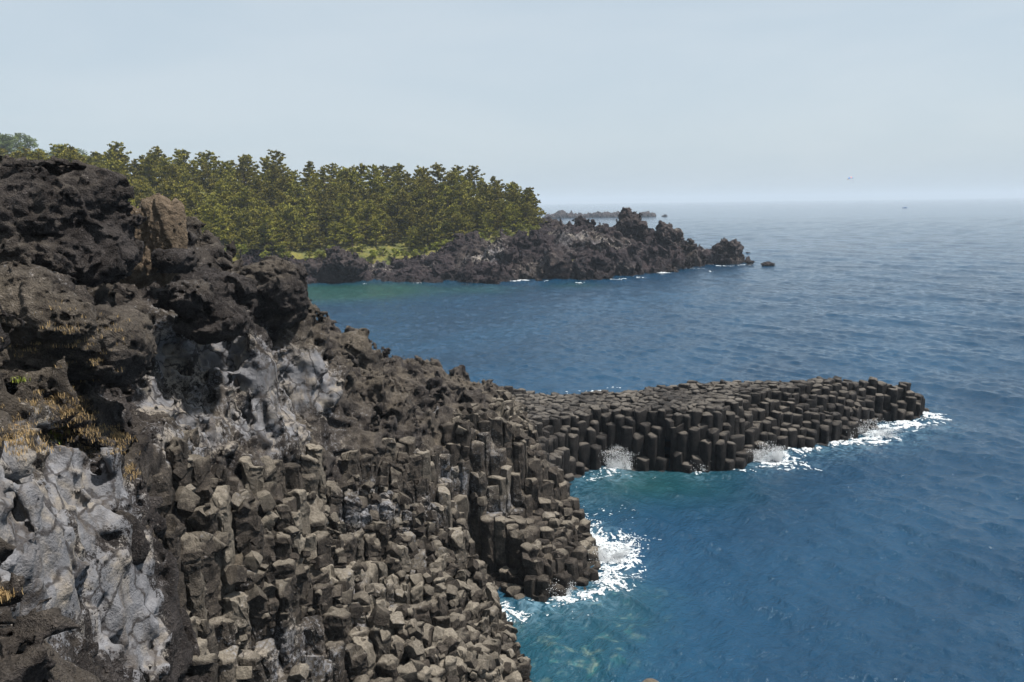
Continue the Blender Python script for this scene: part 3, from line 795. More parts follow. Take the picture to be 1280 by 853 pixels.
# ------------------------------------------------------------------ dry grass tufts on the ledge
def blades(name, label, places, n, hgt, col, col2, cat=None, kind='stuff'):
    rr = np.random.default_rng(len(label)); dg = None
    V = []; F = []
    tops = [(o, o.matrix_world) for o in ()]
    for (x, y, rp) in places:
        for _ in range(n):
            px, py = x+rr.normal()*rp, y+rr.normal()*rp*0.5
            d = ray(px, py); d = d/np.linalg.norm(d)
            hit = None
            for o in GRASS_ON:
                mw = o.matrix_world; og = mw.inverted() @ Vector((0, 0, H)); dd = mw.inverted().to_3x3() @ Vector(d)
                ok, loc, nn, fi = o.ray_cast(og, dd)
                if ok and nn.z > 0.15 and (hit is None or (loc-og).length < hit[1]): hit = (np.array(mw @ loc), (loc-og).length)
            if hit is None: continue
            b = hit[0]
            for _k in range(11):
                a = rr.random()*2*PI; L = hgt*(0.5+rr.random()); lean = rr.random()*0.9
                w_ = 0.0035+0.004*rr.random()
                bx = b+np.array([rr.normal()*0.07, rr.normal()*0.07, -0.02])
                s_ = np.array([-math.sin(a), math.cos(a), 0])*w_; dr = np.array([math.cos(a), math.sin(a), 0])
                m = bx+dr*L*lean*0.35+np.array([0, 0, L*0.6]); t = bx+dr*L*lean+np.array([0, 0, L*(1-0.35*lean)])
                i = len(V); V += [bx-s_, bx+s_, m+s_*0.8, m-s_*0.8, t]; F += [[i, i+1, i+2, i+3], [i+3, i+2, i+4]]
    if not V: return
    m_, nt = mat_new(name); s = NT(nt)
    s.out(s.principled(s.mix(s.noise(s.pos(), 9, 2), col, col2), 0.8))
    o = obj(name, mesh_from(name, V, F, False), m_); tag(o, label, cat, None, kind)
bpy.context.view_layer.update()
GRASS_ON = [o for o in bpy.data.objects if o.name in ('coastal_ledge',) or o.name.startswith('clinker_boulder') or o.name.startswith('cavity')]
blades('dry_grass', 'dry ochre grass scattered over the lava ledge', [(95, 512, 12), (75, 535, 20), (130, 560, 18), (20, 553, 20), (100, 545, 14), (60, 500, 20), (155, 590, 10), (5, 745, 5), (40, 430, 30), (110, 420, 30), (120, 460, 20), (150, 545, 10), (85, 525, 22), (120, 540, 16), (40, 545, 20)], 60, 0.09,
       (0.27, 0.165, 0.06), (0.36, 0.27, 0.14))
blades('grass', 'small green grass sprigs growing on the ledge', [(63, 541, 5), (72, 548, 6), (80, 533, 3), (27, 476, 2)], 16, 0.11, (0.16, 0.24, 0.02), (0.30, 0.30, 0.05))
print('grass', time.time()-T0)
# ------------------------------------------------------------------ the far headland and the wooded hill
SH2 = [(300, 362), (380, 357), (410, 354), (450, 352), (490, 353), (520, 354), (560, 353), (600, 356), (620, 357), (640, 351), (660, 349), (690, 351), (720, 352), (755, 349), (775, 346), (800, 345), (830, 340), (862, 334), (900, 331), (928, 330)]
sh = [PZ(*q) for q in SH2]
shx = np.array([q[0] for q in SH2]); shd = np.array([q[1] for q in sh])
def D2(px, off): return float(np.interp(px, shx, shd))+off
hc = [(420, 330, 8), (420, 316, 14), (450, 318, 12), (400, 318, 18), (460, 335, 8), (500, 334, 9), (540, 332, 9), (560, 334, 9), (500, 324, 18), (540, 322, 18), (575, 300, 24), (560, 315, 16), (600, 328, 10), (620, 315, 17), (640, 305, 22), (600, 312, 24), (650, 290, 32),
      (680, 291, 36), (700, 290, 38), (740, 291, 40), (785, 294, 34), (830, 295, 26), (850, 312, 22), (868, 318, 15), (893, 318, 13), (916, 313, 11), (890, 318, 20), (850, 311, 28), (700, 320, 12), (760, 318, 13), (720, 300, 25), (780, 300, 22), (820, 312, 12), (880, 322, 5), (660, 325, 10)]
pts2 = [P(x, y, D2(x, o)) for x, y, o in hc]
fl = [(680, 288, 268), (640, 291, 264), (600, 301, 256), (560, 309, 254), (500, 322, 250), (430, 322, 243), (380, 322, 238), (300, 320, 210), (240, 314, 190), (150, 305, 175), (0, 300, 160), (-150, 300, 150),
      (660, 268, 292), (640, 258, 300), (560, 252, 312), (480, 250, 312), (400, 240, 300), (320, 232, 290), (250, 226, 280), (180, 226, 270), (100, 228, 270), (0, 228, 260), (-150, 230, 260), (320, 280, 250), (200, 280, 220)]
pts2 += [P(*q) for q in fl]
bk = [P(x, 300, d)*[1, 1, 0]+[0, 0, z] for x, d, z in [(680, 320, 5), (600, 345, 8), (450, 350, 14), (250, 340, 22), (0, 330, 24)]]
pts2 += bk
ev2 = rbf(pts2, 0.02)
far2 = [P(x, 300, d)[:2] for x, d in [(936, 296), (900, 306), (860, 304), (820, 306), (780, 310), (740, 312), (700, 318), (690, 330), (600, 370), (400, 380), (0, 400), (-250, 400)]]
LAND2 = [q[:2] for q in sh]+far2+[P(-250, 300, 60)[:2], P(-60, 300, 80)[:2], P(80, 300, 105)[:2], P(200, 300, 150)[:2], P(260, 300, 190)[:2]]
G2 = Grid(-190, 110, 60, 400, 1.0)
SD2 = polydist(LAND2, G2.X, G2.Y)
h2 = np.clip(ev2(G2.X, G2.Y), 0.5, 45)
pf = np.clip((SD2+perlin(np.stack([G2.X*.12, G2.Y*.12, G2.X*0], -1), 5)*1.2)/np.interp(G2.X, [40, 75], [7.0, 3.5]), 0, 1)**0.5
h2 = np.where(SD2 > -3, h2*pf-1.5*(1-pf), -4)
G2.finish(h2)
# lava belt along the shore
belt_line = [P(x, 300, d)[:2] for x, d in [(250, 216), (330, 232), (400, 245), (450, 243), (500, 249), (560, 256), (600, 256), (640, 263), (675, 268), (700, 320), (960, 330)]]
BELT = polydist([q for q in belt_line]+[np.array([120., 180.]), np.array([-80., 160.])], G2.X, G2.Y)
basel = G2.h-sstep(1, -4, BELT)*4
GL2 = Grid(-190, 110, 60, 400, 1.0); GL2.finish(basel)
def l2c(p): return (p[:, 2]-GL2.at(p[:, 0], p[:, 1]))/GL2.at(p[:, 0], p[:, 1], GL2.L)
def l2f(p):
    f = l2c(p).astype(f32); m = np.abs(f) < 6
    q = p[m].astype(f32)
    if len(q):
        w_ = q.copy(); w_[:, 0] += 1.2*perlin(q*0.3, 75)
        jag = sstep(-42, 20, q[:, 0]-0.0)                     # calmer rock to the west, spiky to the east
        a, ca = facets(w_*np.array([.17, .17, .15], f32), 76)
        b, cb = facets(w_*np.array([.42, .42, .30], f32), 77)
        c, cc = facets(w_*np.array([1.0, 1.0, .8], f32), 78)
        r = (0.5-np.abs(perlin(q*np.array([.33, .33, .2], f32), 79)))*1.6*jag+(0.3-np.abs(perlin(q*1.1, 80)))*0.7
        d = (a*2.6-ca*1.2)*(0.4+0.6*jag)+(b*1.7-cb*.6)*(0.5+.5*jag)+c*.6-cc*.25+r-0.5
        d = d*np.clip((q[:, 2]+3)/5.0, 0.25, 1)
        f[m] -= d
    return f
v, q = surfnet(l2f, l2c, (-75, 190, -2), (84, 325, 30), 0.40, 5.0, nb=8)
me = mesh_from('rocky_headland', v, q); nrm = vnormals(me)
v = v.astype(f32)
setattr_(me, 'pale', np.clip(0.10+perlin(v*0.09, 81)*0.55-0.1+gaus(v, [(P(470, 325, 232).astype(f32), 10, .25), (P(600, 335, 236).astype(f32), 9, .3), (P(730, 300, 258).astype(f32), 14, .3)]), 0, .75))
setattr_(me, 'tan', np.clip(perlin(v*0.07, 82)*0.4, 0, 1)); setattr_(me, 'wet_shade', sstep(1.9, 0.5, v[:, 2]+perlin(v*.2, 3)))
setattr_(me, 'ochre', np.clip(gaus(v, [(P(575, 298, 250).astype(f32), 5, .5), (P(660, 295, 264).astype(f32), 7, .6), (P(700, 287, 268).astype(f32), 4, .4)])*np.clip(nrm[:, 2], 0, 1), 0, 1))
o = obj('rocky_headland', me, M_far); tag(o, 'jagged dark lava headland running out to sea below the pine wood', 'headland')
print('headland', len(v), time.time()-T0)

def far_rock(name, label, cat, parts, res, seed, group=None, mat=None, jag=1.0):
    cs = [(P(x, y, dep).astype(f32), np.array([rx*dep/FPX, ry, rz*dep/FPX], f32)) for (x, y, dep, rx, rz, ry) in parts]
    A = 1.6*jag
    lo = np.min([c-r-A for c, r in cs], 0); hi = np.max([c+r+A for c, r in cs], 0)
    def cf(p):
        f = None
        for c, r in cs:
            g = (np.sqrt((((p-c)/r)**2).sum(1))-1)*r.min(); f = g if f is None else np.minimum(f, g)
        return f
    def fn(p):
        f = cf(p).astype(f32); qq = p.astype(f32)+seed*5.1; k = 1/jag
        a, ca = facets(qq*.45*k, 90); b, cb = facets(qq*1.1*k, 91); c, cc = facets(qq*2.4*k, 93)
        return f-((a*.9-ca*.3+b*.5-cb*.2+c*.22+perlin(qq*1.3*k, 92)*.3)*jag)
    v, q = surfnet(fn, cf, lo, hi, res, 1.5*jag, nb=6)
    c = np.array([cs[0][0][0], cs[0][0][1], 0.0])
    me = mesh_from(name, v-c, q); n_ = len(v)
    vv = v.astype(f32)
    setattr_(me, 'pale', np.clip(perlin(vv*.2, 81)*.4-.05, 0, 1)); setattr_(me, 'tan', np.full(n_, .1)); setattr_(me, 'ochre', np.zeros(n_)); setattr_(me, 'wet_shade', sstep(1.3, .3, v[:, 2]))
    o = obj(name, me, mat or M_far); o.location = c.tolist(); tag(o, label, cat, group); return o
far_rock('lava_spire', 'tallest dark lava spire on the skyline of the rocky headland', 'rock pinnacle', [(786, 282, 268, 14, 17, 4), (783, 270, 268, 7.5, 9, 2.4), (791, 278, 268, 7, 8, 2.2), (799, 275, 269, 4, 6, 1.8), (800, 286, 268, 8, 12, 3)], 0.3, 1)
far_rock('lava_spire', 'pointed lava spire seaward of the tallest one, on the headland skyline', 'rock pinnacle', [(829, 292, 262, 10, 12, 3), (827, 285, 262, 5, 8, 2), (836, 294, 262, 8, 9, 2.5)], 0.3, 2)
far_rock('lava_spire', 'low split lava spire just landward of the tallest one', 'rock pinnacle', [(727, 279, 272, 8, 7, 3), (736, 283, 272, 9, 7, 3), (725, 276, 272, 4, 5, 2)], 0.3, 3)
far_rock('lava_crag', 'upright crag at the seaward end of the headland, leaning over the water', 'crag', [(912, 309, 279, 10, 7, 3), (918, 306, 279, 5, 8, 2), (900, 311, 279, 9, 6, 3), (903, 306, 279, 4, 6, 2)], 0.3, 4)
far_rock('lava_crag', 'lichen tinted knob of rock on the grass in front of the pines', 'crag', [(582, 306, 250, 14, 8, 3.5), (574, 297, 251, 6, 6, 2.2), (592, 300, 251, 8, 9, 3), (563, 312, 249, 9, 7, 3)], 0.3, 5)
far_rock('lava_crag', 'broad grey crag at the landward end of the rocky shore below the pines', 'crag', [(428, 328, 233, 20, 14, 5), (418, 322, 234, 8, 12, 4), (445, 333, 233, 14, 10, 4), (392, 338, 233, 12, 13, 4)], 0.3, 6)
far_rock('sea_rock', 'lone low dark rock in the open water beyond the headland tip', 'rock', [(960, 331, 268, 7, 3, 1.6)], 0.16, 7, jag=.35)
far_rock('sea_rock', 'tiny dark rock in the water behind the lone low one', 'rock', [(935, 317, 336, 3, 1.6, 1.3)], 0.2, 8, jag=.3)
far_rock('sea_rock', 'small dark rock at the very tip of the headland', 'rock', [(938, 328, 276, 5, 2, 1.5)], 0.16, 9, jag=.3)
for k, (x, w_, t) in enumerate([(690, 10, 4), (700, 9, 7), (712, 7, 5), (722, 8, 4), (733, 7, 4), (745, 8, 5), (757, 9, 5), (768, 9, 5), (776, 6, 4), (806, 8, 5), (815, 5, 3.5), (830, 3, 2)]):
    far_rock('reef_rock', 'dark rock of the low hazy reef far beyond the headland' if k < 9 else ['reef rock nearest the headland spire on its seaward side, far off', 'small second-last rock of the far reef', 'tiny last rock at the open end of the far reef'][k-9], 'rock',
             [(x, 273-x*0.0131+8.6+0.5, 1150, w_, t*1.3, 8), (x+w_*.4, 272.5-x*.0131+8.6, 1158, w_*.5, t*1.2, 6)], 1.4, 20+k, group='rocks of the far reef', jag=2.2)
print('far rocks', time.time()-T0)

# hill ground
def grid_mesh(Gr, fn_keep, dz, step=1):
    X = Gr.X[::step, ::step]; Y = Gr.Y[::step, ::step]; Z = Gr.h[::step, ::step]+dz(X, Y)
    nx, ny = X.shape; keep = fn_keep(X, Y, Z)
    idx = np.arange(nx*ny).reshape(nx, ny)
    q = np.stack([idx[:-1, :-1], idx[1:, :-1], idx[1:, 1:], idx[:-1, 1:]], -1).reshape(-1, 4)
    kq = keep.ravel()[q].any(1); q = q[kq]
    used = np.zeros(nx*ny, bool); used[q.ravel()] = True; rm = np.cumsum(used)-1
    return np.stack([X.ravel(), Y.ravel(), Z.ravel()], 1)[used], rm[q]
vg, qg = grid_mesh(G2, lambda X, Y, Z: Z > -1.5, lambda X, Y: 0.35+0.5*perlin(np.stack([X*.3, Y*.3, X*0], -1), 7)-sstep(0, 5, BELT)*3.0-0.25-5*sstep(11, 4, SD2))
m_, nt = mat_new('hill ground'); s = NT(nt); p = s.pos()
g1 = s.noise(p, 0.25, 5, .6); g2 = s.noise(p, 1.8, 4, .6)
c_ = s.mix(s.rng(g1, .38, .62), (0.07, 0.085, 0.016), (0.17, 0.155, 0.028)); c_ = s.mix(s.rng(g2, .45, .7, 0, .7), c_, (0.09, 0.07, 0.035))
s.out(s.principled(c_, .95, s.bump(g2, .6)))
tag(obj('hill', mesh_from('hill', vg, qg), m_), None, None, None, 'structure')
G3 = Grid(-330, -60, 380, 620, 5.0)
evh = rbf([P(x, y, d) for x, y, d in [(-150, 186, 450), (0, 194, 450), (60, 203, 450), (110, 221, 455), (160, 240, 460), (220, 256, 470), (0, 240, 400), (110, 245, 400), (200, 262, 400), (-150, 240, 400), (0, 200, 560), (110, 240, 560), (250, 262, 560), (-150, 190, 560)]])
G3.finish(evh(G3.X, G3.Y))
vg, qg = grid_mesh(G3, lambda X, Y, Z: Z > -8, lambda X, Y: 0)
tag(obj('hill', mesh_from('far_hill', vg, qg), m_), None, None, None, 'structure')

# ------------------------------------------------------------------ trees
def leaf_mat(name, a, b):
    m, nt = mat_new(name); s = NT(nt)
    oi = s.node('ShaderNodeObjectInfo')
    n = s.noise(s.coord(), 0.55, 3)
    c = s.mix(s.rng(n, .35, .65), a, b)
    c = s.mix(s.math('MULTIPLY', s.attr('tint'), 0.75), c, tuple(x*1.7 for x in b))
    hs_ = s.node('ShaderNodeHueSaturation'); s.put(hs_.inputs['Color'], c)
    s.put(hs_.inputs['Value'], s.rng(oi.outputs['Random'], 0, 1, .72, 1.25, False)); s.put(hs_.inputs['Hue'], s.rng(oi.outputs['Random'], 0, 1, .488, .508, False))
    s.out(s.principled(hs_.outputs[0], .75, None, .25)); return m
M_pine = leaf_mat('pine needles', (0.040, 0.050, 0.011), (0.215, 0.19, 0.030))
M_broad = leaf_mat('broad leaves', (0.045, 0.066, 0.022), (0.10, 0.125, 0.035))
M_shrub = leaf_mat('shrub leaves', (0.09, 0.11, 0.018), (0.20, 0.20, 0.03))
M_bark = simple_mat('bark', (0.075, 0.055, 0.042), .9, .3, 2)

def tube(V, F, pts, rad, n=6):
    i0 = len(V); pts = [np.array(p, float) for p in pts]
    for k, p in enumerate(pts):
        d = pts[min(k+1, len(pts)-1)]-pts[max(k-1, 0)]; d = d/(np.linalg.norm(d)+1e-9)
        a = np.cross(d, [0, 0, 1.]) if abs(d[2]) < .9 else np.cross(d, [1., 0, 0]); a /= np.linalg.norm(a); b = np.cross(d, a)
        for j in range(n):
            t = 2*PI*j/n; V.append(p+(a*math.cos(t)+b*math.sin(t))*rad[k])
    for k in range(len(pts)-1):
        for j in range(n):
            F.append([i0+k*n+j, i0+k*n+(j+1) % n, i0+(k+1)*n+(j+1) % n, i0+(k+1)*n+j])

def tufts(centers, radii, counts, size, rr, up=0.6, spike=0.0):
    """many small needle-clump triangles spread through flattened pads"""
    V = []; T = []
    for c, r, n in zip(centers, radii, counts):
        u = rr.normal(size=(n, 3)); u /= np.linalg.norm(u, axis=1)[:, None]; u *= (rr.random((n, 1))**0.45)
        b = c+u*r
        dirs = u*np.array([1, 1, .5])+np.array([0, 0, up])+rr.normal(size=(n, 3))*.45; dirs /= np.linalg.norm(dirs, axis=1)[:, None]
        side = np.cross(dirs, rr.normal(size=(n, 3))); side /= np.linalg.norm(side, axis=1)[:, None]
        L = size*(.6+.8*rr.random((n, 1))); wd = L*(.30+.15*rr.random((n, 1)))
        tri = np.stack([b-side*wd, b+side*wd, b+dirs*L], 1)
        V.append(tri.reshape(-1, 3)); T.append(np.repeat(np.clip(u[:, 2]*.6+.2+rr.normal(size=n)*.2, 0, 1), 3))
    V = np.concatenate(V); T = np.concatenate(T)
    return V, np.arange(len(V)).reshape(-1, 3), T

def pine_meshes(seed, Ht=11.0):
    rr = np.random.default_rng(seed)
    bend = rr.normal(size=2)*0.09*Ht; V = []; F = []
    def tp(t): return np.array([bend[0]*t*t+.25*math.sin(t*5+seed), bend[1]*t*t+.2*math.cos(t*4+seed), Ht*t])
    tube(V, F, [tp(t) for t in np.linspace(-.06, .97, 9)], list(np.linspace(.24, .03, 9)), 7)
    cs = []; rs = []; cn = []
    R = Ht*(.38+.08*rr.random()); nbk = 36; lop = rr.random()*6.28
    for b in range(nbk):
        t = .14+.80*((b+rr.random()*.9)/nbk)
        a = b*2.4+rr.normal()*.5
        prof = (1-t)**.68*1.18+.04
        L = R*prof*(.55+.65*rr.random())*(1+.18*math.cos(a-lop)); base = tp(t)
        rise = .05+.35*t+rr.normal()*.08
        tip = base+np.array([math.cos(a)*L, math.sin(a)*L, L*rise+.1])
        tube(V, F, [base, base*.5+tip*.5+np.array([0, 0, -.05*L]), tip], [.07*(1.1-t)+.015, .04*(1.1-t)+.012, .01], 4)
        for kx in ((1.0, .72, .42) if L > 1.8 else ((.95, .5) if L > 1.0 else (.85,))):
            c = base+(tip-base)*kx+np.array([rr.normal()*.22, rr.normal()*.22, .1+rr.normal()*.12])
            pr = (.46+.38*rr.random())*Ht/11*(1-.55*t)
            cs.append(c); rs.append(np.array([pr*1.15, pr*1.15, pr*.50])); cn.append(int(10+46*pr*pr/.30))
    for k in range(3):
        c = tp(.97-.05*k); cs.append(c+rr.normal(size=3)*.1); rs.append(np.array([.2+.13*k, .2+.13*k, .55])); cn.append(26)
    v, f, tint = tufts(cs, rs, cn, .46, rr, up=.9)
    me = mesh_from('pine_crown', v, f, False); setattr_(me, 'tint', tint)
    return mesh_from('pine_trunk', V, F, True), me
def round_meshes(seed, Ht=9.0, Rw=.42, dens=1.0, size=.5):
    rr = np.random.default_rng(seed); V = []; F = []
    tube(V, F, [(0, 0, -.5), (.1, 0, Ht*.3), (.0, .15, Ht*.6)], [.22, .16, .07])
    cs = []; rs = []; cn = []
    for k in range(16):
        a = rr.random()*6.28; u = rr.random(); z = Ht*(.3+.62*u); r_ = Ht*Rw*math.sqrt(max(.05, 1-((u-.35)/.75)**2))*rr.random()**.5
        c = np.array([math.cos(a)*r_, math.sin(a)*r_, z]); pr = Ht*(.10+.08*rr.random())
        cs.append(c); rs.append(np.array([pr, pr, pr*.75])); cn.append(int(70*dens))
        tube(V, F, [(0, 0, Ht*.35), c], [.06, .015], 4)
    v, f, tint = tufts(cs, rs, cn, size, rr, up=.4)
    me = mesh_from('leafy_crown', v, f, False); setattr_(me, 'tint', tint)
    return mesh_from('leafy_trunk', V, F, True), me
def plant_tree(name, meshes, mats, loc, rz, sc, label, cat, group=None, part='crown', tilt=0.0):
    e = bpy.data.objects.new(name, None); C.objects.link(e); e.location = loc; e.rotation_euler = (tilt, 0, rz); e.scale = (sc, sc, sc)
    tag(e, label, cat, group)
    a = obj('trunk' if part == 'crown' else 'stem', meshes[0], mats[0], e); b = obj(part, meshes[1], mats[1], e); return e
pines = [pine_meshes(100+k, [10, 11.5, 12.5, 10.5, 9.5, 12, 11, 13][k % 8]) for k in range(14)]
rounds = [round_meshes(200+k) for k in range(4)]
shr = [round_meshes(220+k, 2.6, .55, .6, .3) for k in range(4)]
M_ = (M_bark, M_pine)
rr = np.random.default_rng(77)
# forest: random points in plan with a minimum spacing, front edge and back edge given per bearing
fx = [-60, 0, 150, 240, 300, 380, 430, 500, 560, 600, 640, 668]; fd = [168, 172, 182, 194, 214, 240, 248, 254, 257, 259, 266, 270]
bx = [-60, 0, 180, 320, 480, 560, 640, 668]; bd = [255, 262, 272, 290, 305, 304, 298, 290]
pl = []
tries = 0
while tries < 60000 and len(pl) < 292:
    tries += 1
    x = rr.uniform(-50, 668); a = np.interp(x, fx, fd); b = np.interp(x, bx, bd); d = a+(b-a)*rr.random()
    q = P(x, 300, d)[:2]; dmin = 4.0+1.0*(d-a)/(b-a)
    if all((q[0]-u[0])**2+(q[1]-u[1])**2 > dmin*dmin for u in pl): pl.append((q[0], q[1], x, (d-a)/(b-a)))
print('trees', len(pl), tries)
pl.sort(key=lambda u: u[1])
for k, (x, y, px, t) in enumerate(pl):
    z = float(ev2(np.array([x]), np.array([y]))[0])
    sc = .88+.36*rr.random(); sc *= np.interp(px, [-50, 300, 600, 668], [.80, .88, .98, .82]); sc *= (.82 if t < .12 else 1)
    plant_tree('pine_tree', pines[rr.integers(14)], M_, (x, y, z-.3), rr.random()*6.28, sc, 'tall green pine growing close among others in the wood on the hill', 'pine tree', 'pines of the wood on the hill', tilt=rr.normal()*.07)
for (px, py, d, sc, lab) in [(672, 284, 272, .55, 'small wind-bent pine alone at the seaward edge of the wood'), (655, 289, 268, .72, 'second pine from the seaward edge of the wood, taller than the outermost one'),
                             (640, 293, 264, .95, 'pine at the seaward end of the wood where its skyline drops to the rocks')]:
    q = P(px, py, d); plant_tree('pine_tree', pines[int(px) % 8], M_, q.tolist(), px, sc, lab, 'pine tree')
for k in range(60):
    x = rr.uniform(-60, 215); d = rr.uniform(405, 462); q = P(x, 300, d); z = float(evh(np.array([q[0]]), np.array([q[1]]))[0])
    plant_tree('leafy_tree', rounds[rr.integers(4)], (M_bark, M_broad), (q[0], q[1], z-.5), rr.random()*6, 1.15+.4*rr.random(), 'rounded leafy tree on the far hazy hill behind the pine wood', 'tree', 'leafy trees on the far hill')
for k, (px, off) in enumerate([(385, 2), (400, -2), (415, 1), (440, -2), (452, 0), (465, -3), (478, -1), (492, -3), (505, -2), (520, -4), (530, -1), (545, -3), (556, 0), (540, 3), (570, 3), (603, -1), (612, 2), (620, 0), (632, -3), (650, -2), (662, -3), (672, 0), (300, -2), (270, -3), (330, -1), (250, -1), (355, 0)]):
    d = np.interp(px, fx, fd)-4+off; q = P(px, 300, d); z = float(ev2(np.array([q[0]]), np.array([q[1]]))[0])
    plant_tree('shrub', shr[k % 4], (M_bark, M_shrub), (q[0], q[1], z-.2), k, .8+.6*rr.random(), 'low yellow-green shrub at the foot of the pine wood', 'shrub', 'shrubs below the pines', part='foliage')
print('trees done', time.time()-T0)
# ------------------------------------------------------------------ the sea
_r = np.random.default_rng(40)
WV = []
for k in range(70):
    lam = 0.7*(22/0.7)**_r.random(); th = math.radians(52)+_r.normal()*0.55
    kx, ky = math.cos(th)*2*PI/lam, math.sin(th)*2*PI/lam
    amp = 0.0058*lam**0.85*(0.6+0.8*_r.random())*(1.2 if lam < 3.5 else (1.0 if lam < 5 else 0.62))
    WV.append((kx, ky, amp, _r.random()*6.28, lam))
def waves(x, y, spacing):
    z = np.zeros(x.shape, f32); dx = np.zeros(x.shape, f32); dy = np.zeros(x.shape, f32)
    for kx, ky, a, ph, lam in WV:
        t = kx*x+ky*y+ph; w_ = np.clip((lam/spacing-2.2)/2, 0, 1)*a; K = math.hypot(kx, ky)
        s_ = np.sin(t).astype(f32); c_ = np.cos(t).astype(f32)
        z += w_*s_; dx += w_*c_*kx/K*.8; dy += w_*c_*ky/K*.8
    return z, dx, dy
nr_, ri = [], 16.0
rad = [0.5, 4, 8, 12]
r = 15.0
while r < 16700:
    rad.append(r); r *= (1+np.interp(r, [15, 60, 150, 400, 2000, 26000], [.006, .0036, .0036, .006, .02, .05]))
rad = np.array(rad)
inn = np.linspace(-40, 40, 760); outer = np.linspace(40, 320, 90)[1:-1]
ang = np.radians(np.concatenate([inn, outer]))     # bearing from +Y toward +X
A, R_ = np.meshgrid(ang, rad, indexing='ij')
X = (np.sin(A)*R_).astype(np.float64); Y = (np.cos(A)*R_).astype(np.float64)
sp = np.maximum(R_*.0018, np.gradient(rad)[None, :]*0.5)
sp = np.where((np.degrees(A) > 40.5), R_*.06, sp)
Z, dX, dY = waves(X, Y, sp)
# nearer the rocks the swell is broken up, so keep it a little lower there
Xf = (X+dX).astype(f32); Yf = (Y+dY).astype(f32)
def sdnear(x, y):
    g = G.at(x, y, SD); return np.where((x < 48) & (x > -44) & (y < 90) & (y > 2), g, -30)
sd1 = sdnear(Xf, Yf)
na, nrr = X.shape
idx = np.arange(na*nrr).reshape(na, nrr); nx_ = np.roll(idx, -1, axis=0)
q = np.stack([idx[:, :-1], nx_[:, :-1], nx_[:, 1:], idx[:, 1:]], -1).reshape(-1, 4)
q = q[:, ::-1]
V = np.stack([Xf.ravel(), Yf.ravel(), Z.ravel()], 1)
me = mesh_from('sea', V, q, True)
sh_spots = [(PZ(700, 795), 4.2, .85), (PZ(760, 770), 3.0, .9), (PZ(780, 740), 2.5, .7), (PZ(680, 830), 3.2, .9), (PZ(655, 780), 1.8, .5), (PZ(690, 860), 4, .7)]
gr_spots = [(PZ(870, 605), 5, .35), (PZ(800, 600), 4, .4), (PZ(760, 615), 4, .3), (PZ(420, 368), 16, .9), (PZ(480, 362), 18, .8), (PZ(400, 362), 14, .7), (PZ(600, 362), 10, .5), (PZ(720, 357), 8, .5)]  # green water; patches below the wood paint in the trees' reflection
p3 = V*np.array([1, 1, 0], f32)
shal = gaus(p3, [(np.array([c[0], c[1], 0], f32), r_, w_) for c, r_, w_ in sh_spots])
green = gaus(p3, [(np.array([c[0], c[1], 0], f32), r_, w_) for c, r_, w_ in gr_spots])+np.clip(1+sd1.ravel()/3.0, 0, 1)*.15
milk = gaus(p3, [((PZ(x_, y_)*[1, 1, 0]).astype(f32), r_, w_) for x_, y_, r_, w_ in [(755, 705, 2.2, .9), (735, 740, 2.0, .9), (690, 752, 2.2, .9), (640, 768, 2.0, .8), (740, 665, 2.0, .8), (718, 625, 2, .5), (770, 590, 2.6, .9), (735, 600, 2, .5), (875, 592, 1.6, .7), (960, 577, 3, .9), (1010, 564, 3, .7), (1060, 552, 3.5, .9), (1100, 543, 3.5, .9), (1150, 530, 4, .8)]])
setattr_(me, 'milk', np.clip(milk*.55, 0, 1))
setattr_(me, 'shallow', np.clip(shal*.75, 0, 1)); setattr_(me, 'green', np.clip(green, 0, 1))
m_, nt = mat_new('sea water'); s = NT(nt); p = s.pos()
mp = s.mapping(p, (1, 1, 1), (0, 0, math.radians(38)))
mp2 = s.mapping(mp, (1.0, .42, 1))
w1 = s.noise(mp2, .55, 3, .55, .4); w2 = s.noise(mp2, 2.5, 5, .65, .5); w3 = s.noise(mp, 6.5, 3, .6, .3); wl = s.noise(mp2, .05, 3, .6)
deep = s.mix(s.rng(wl, .3, .7), (0.0025, 0.026, 0.060), (0.006, 0.042, 0.090))
gcol = s.mix(s.noise(p, .5, 3), (0.005, 0.035, 0.035), (0.016, 0.07, 0.06))
c_ = s.mix(s.attr('green'), deep, gcol)
shn = s.noise(p, .75, 4, .6, 1.2)
shf = s.math('MULTIPLY', s.attr('shallow'), s.rng(shn, .50, .80), clamp=True)
c_ = s.mix(s.math('MULTIPLY', s.attr('shallow'), .5), c_, (0.010, 0.055, 0.065))
c_ = s.mix(shf, c_, s.mix(s.rng(s.noise(p, 2.1, 2), .4, .6), (0.02, .10, .11), (0.12, .17, .14)))
mk_ = s.math('MULTIPLY', s.attr('milk'), s.rng(s.noise(p, 1.6, 5, .65, 1.0), .38, .68), clamp=True)
c_ = s.mix(mk_, c_, (.15, .26, .33))
hh = s.math('ADD', s.math('MULTIPLY', w1, .40), s.math('MULTIPLY', w2, .26)); hh = s.math('ADD', hh, s.math('MULTIPLY', w3, .06))
nb = s.bump(hh, 1.0, .7)
s.out(s.principled(c_, .09, nb, .5, IOR=1.33, **{'Specular Tint': (.74, .89, 1, 1)}))
tag(obj('sea', me, m_), None, None, None, 'structure')
print('sea', len(V), time.time()-T0)
# sea bed so that nothing is open below
bpy_v = [(-17000, -17000, -12), (17000, -17000, -12), (17000, 17000, -12), (-17000, 17000, -12)]
tag(obj('ground', mesh_from('sea_bed', bpy_v, [[0, 1, 2, 3]]), simple_mat('sea bed', (.05, .07, .07))), None, None, None, 'structure')

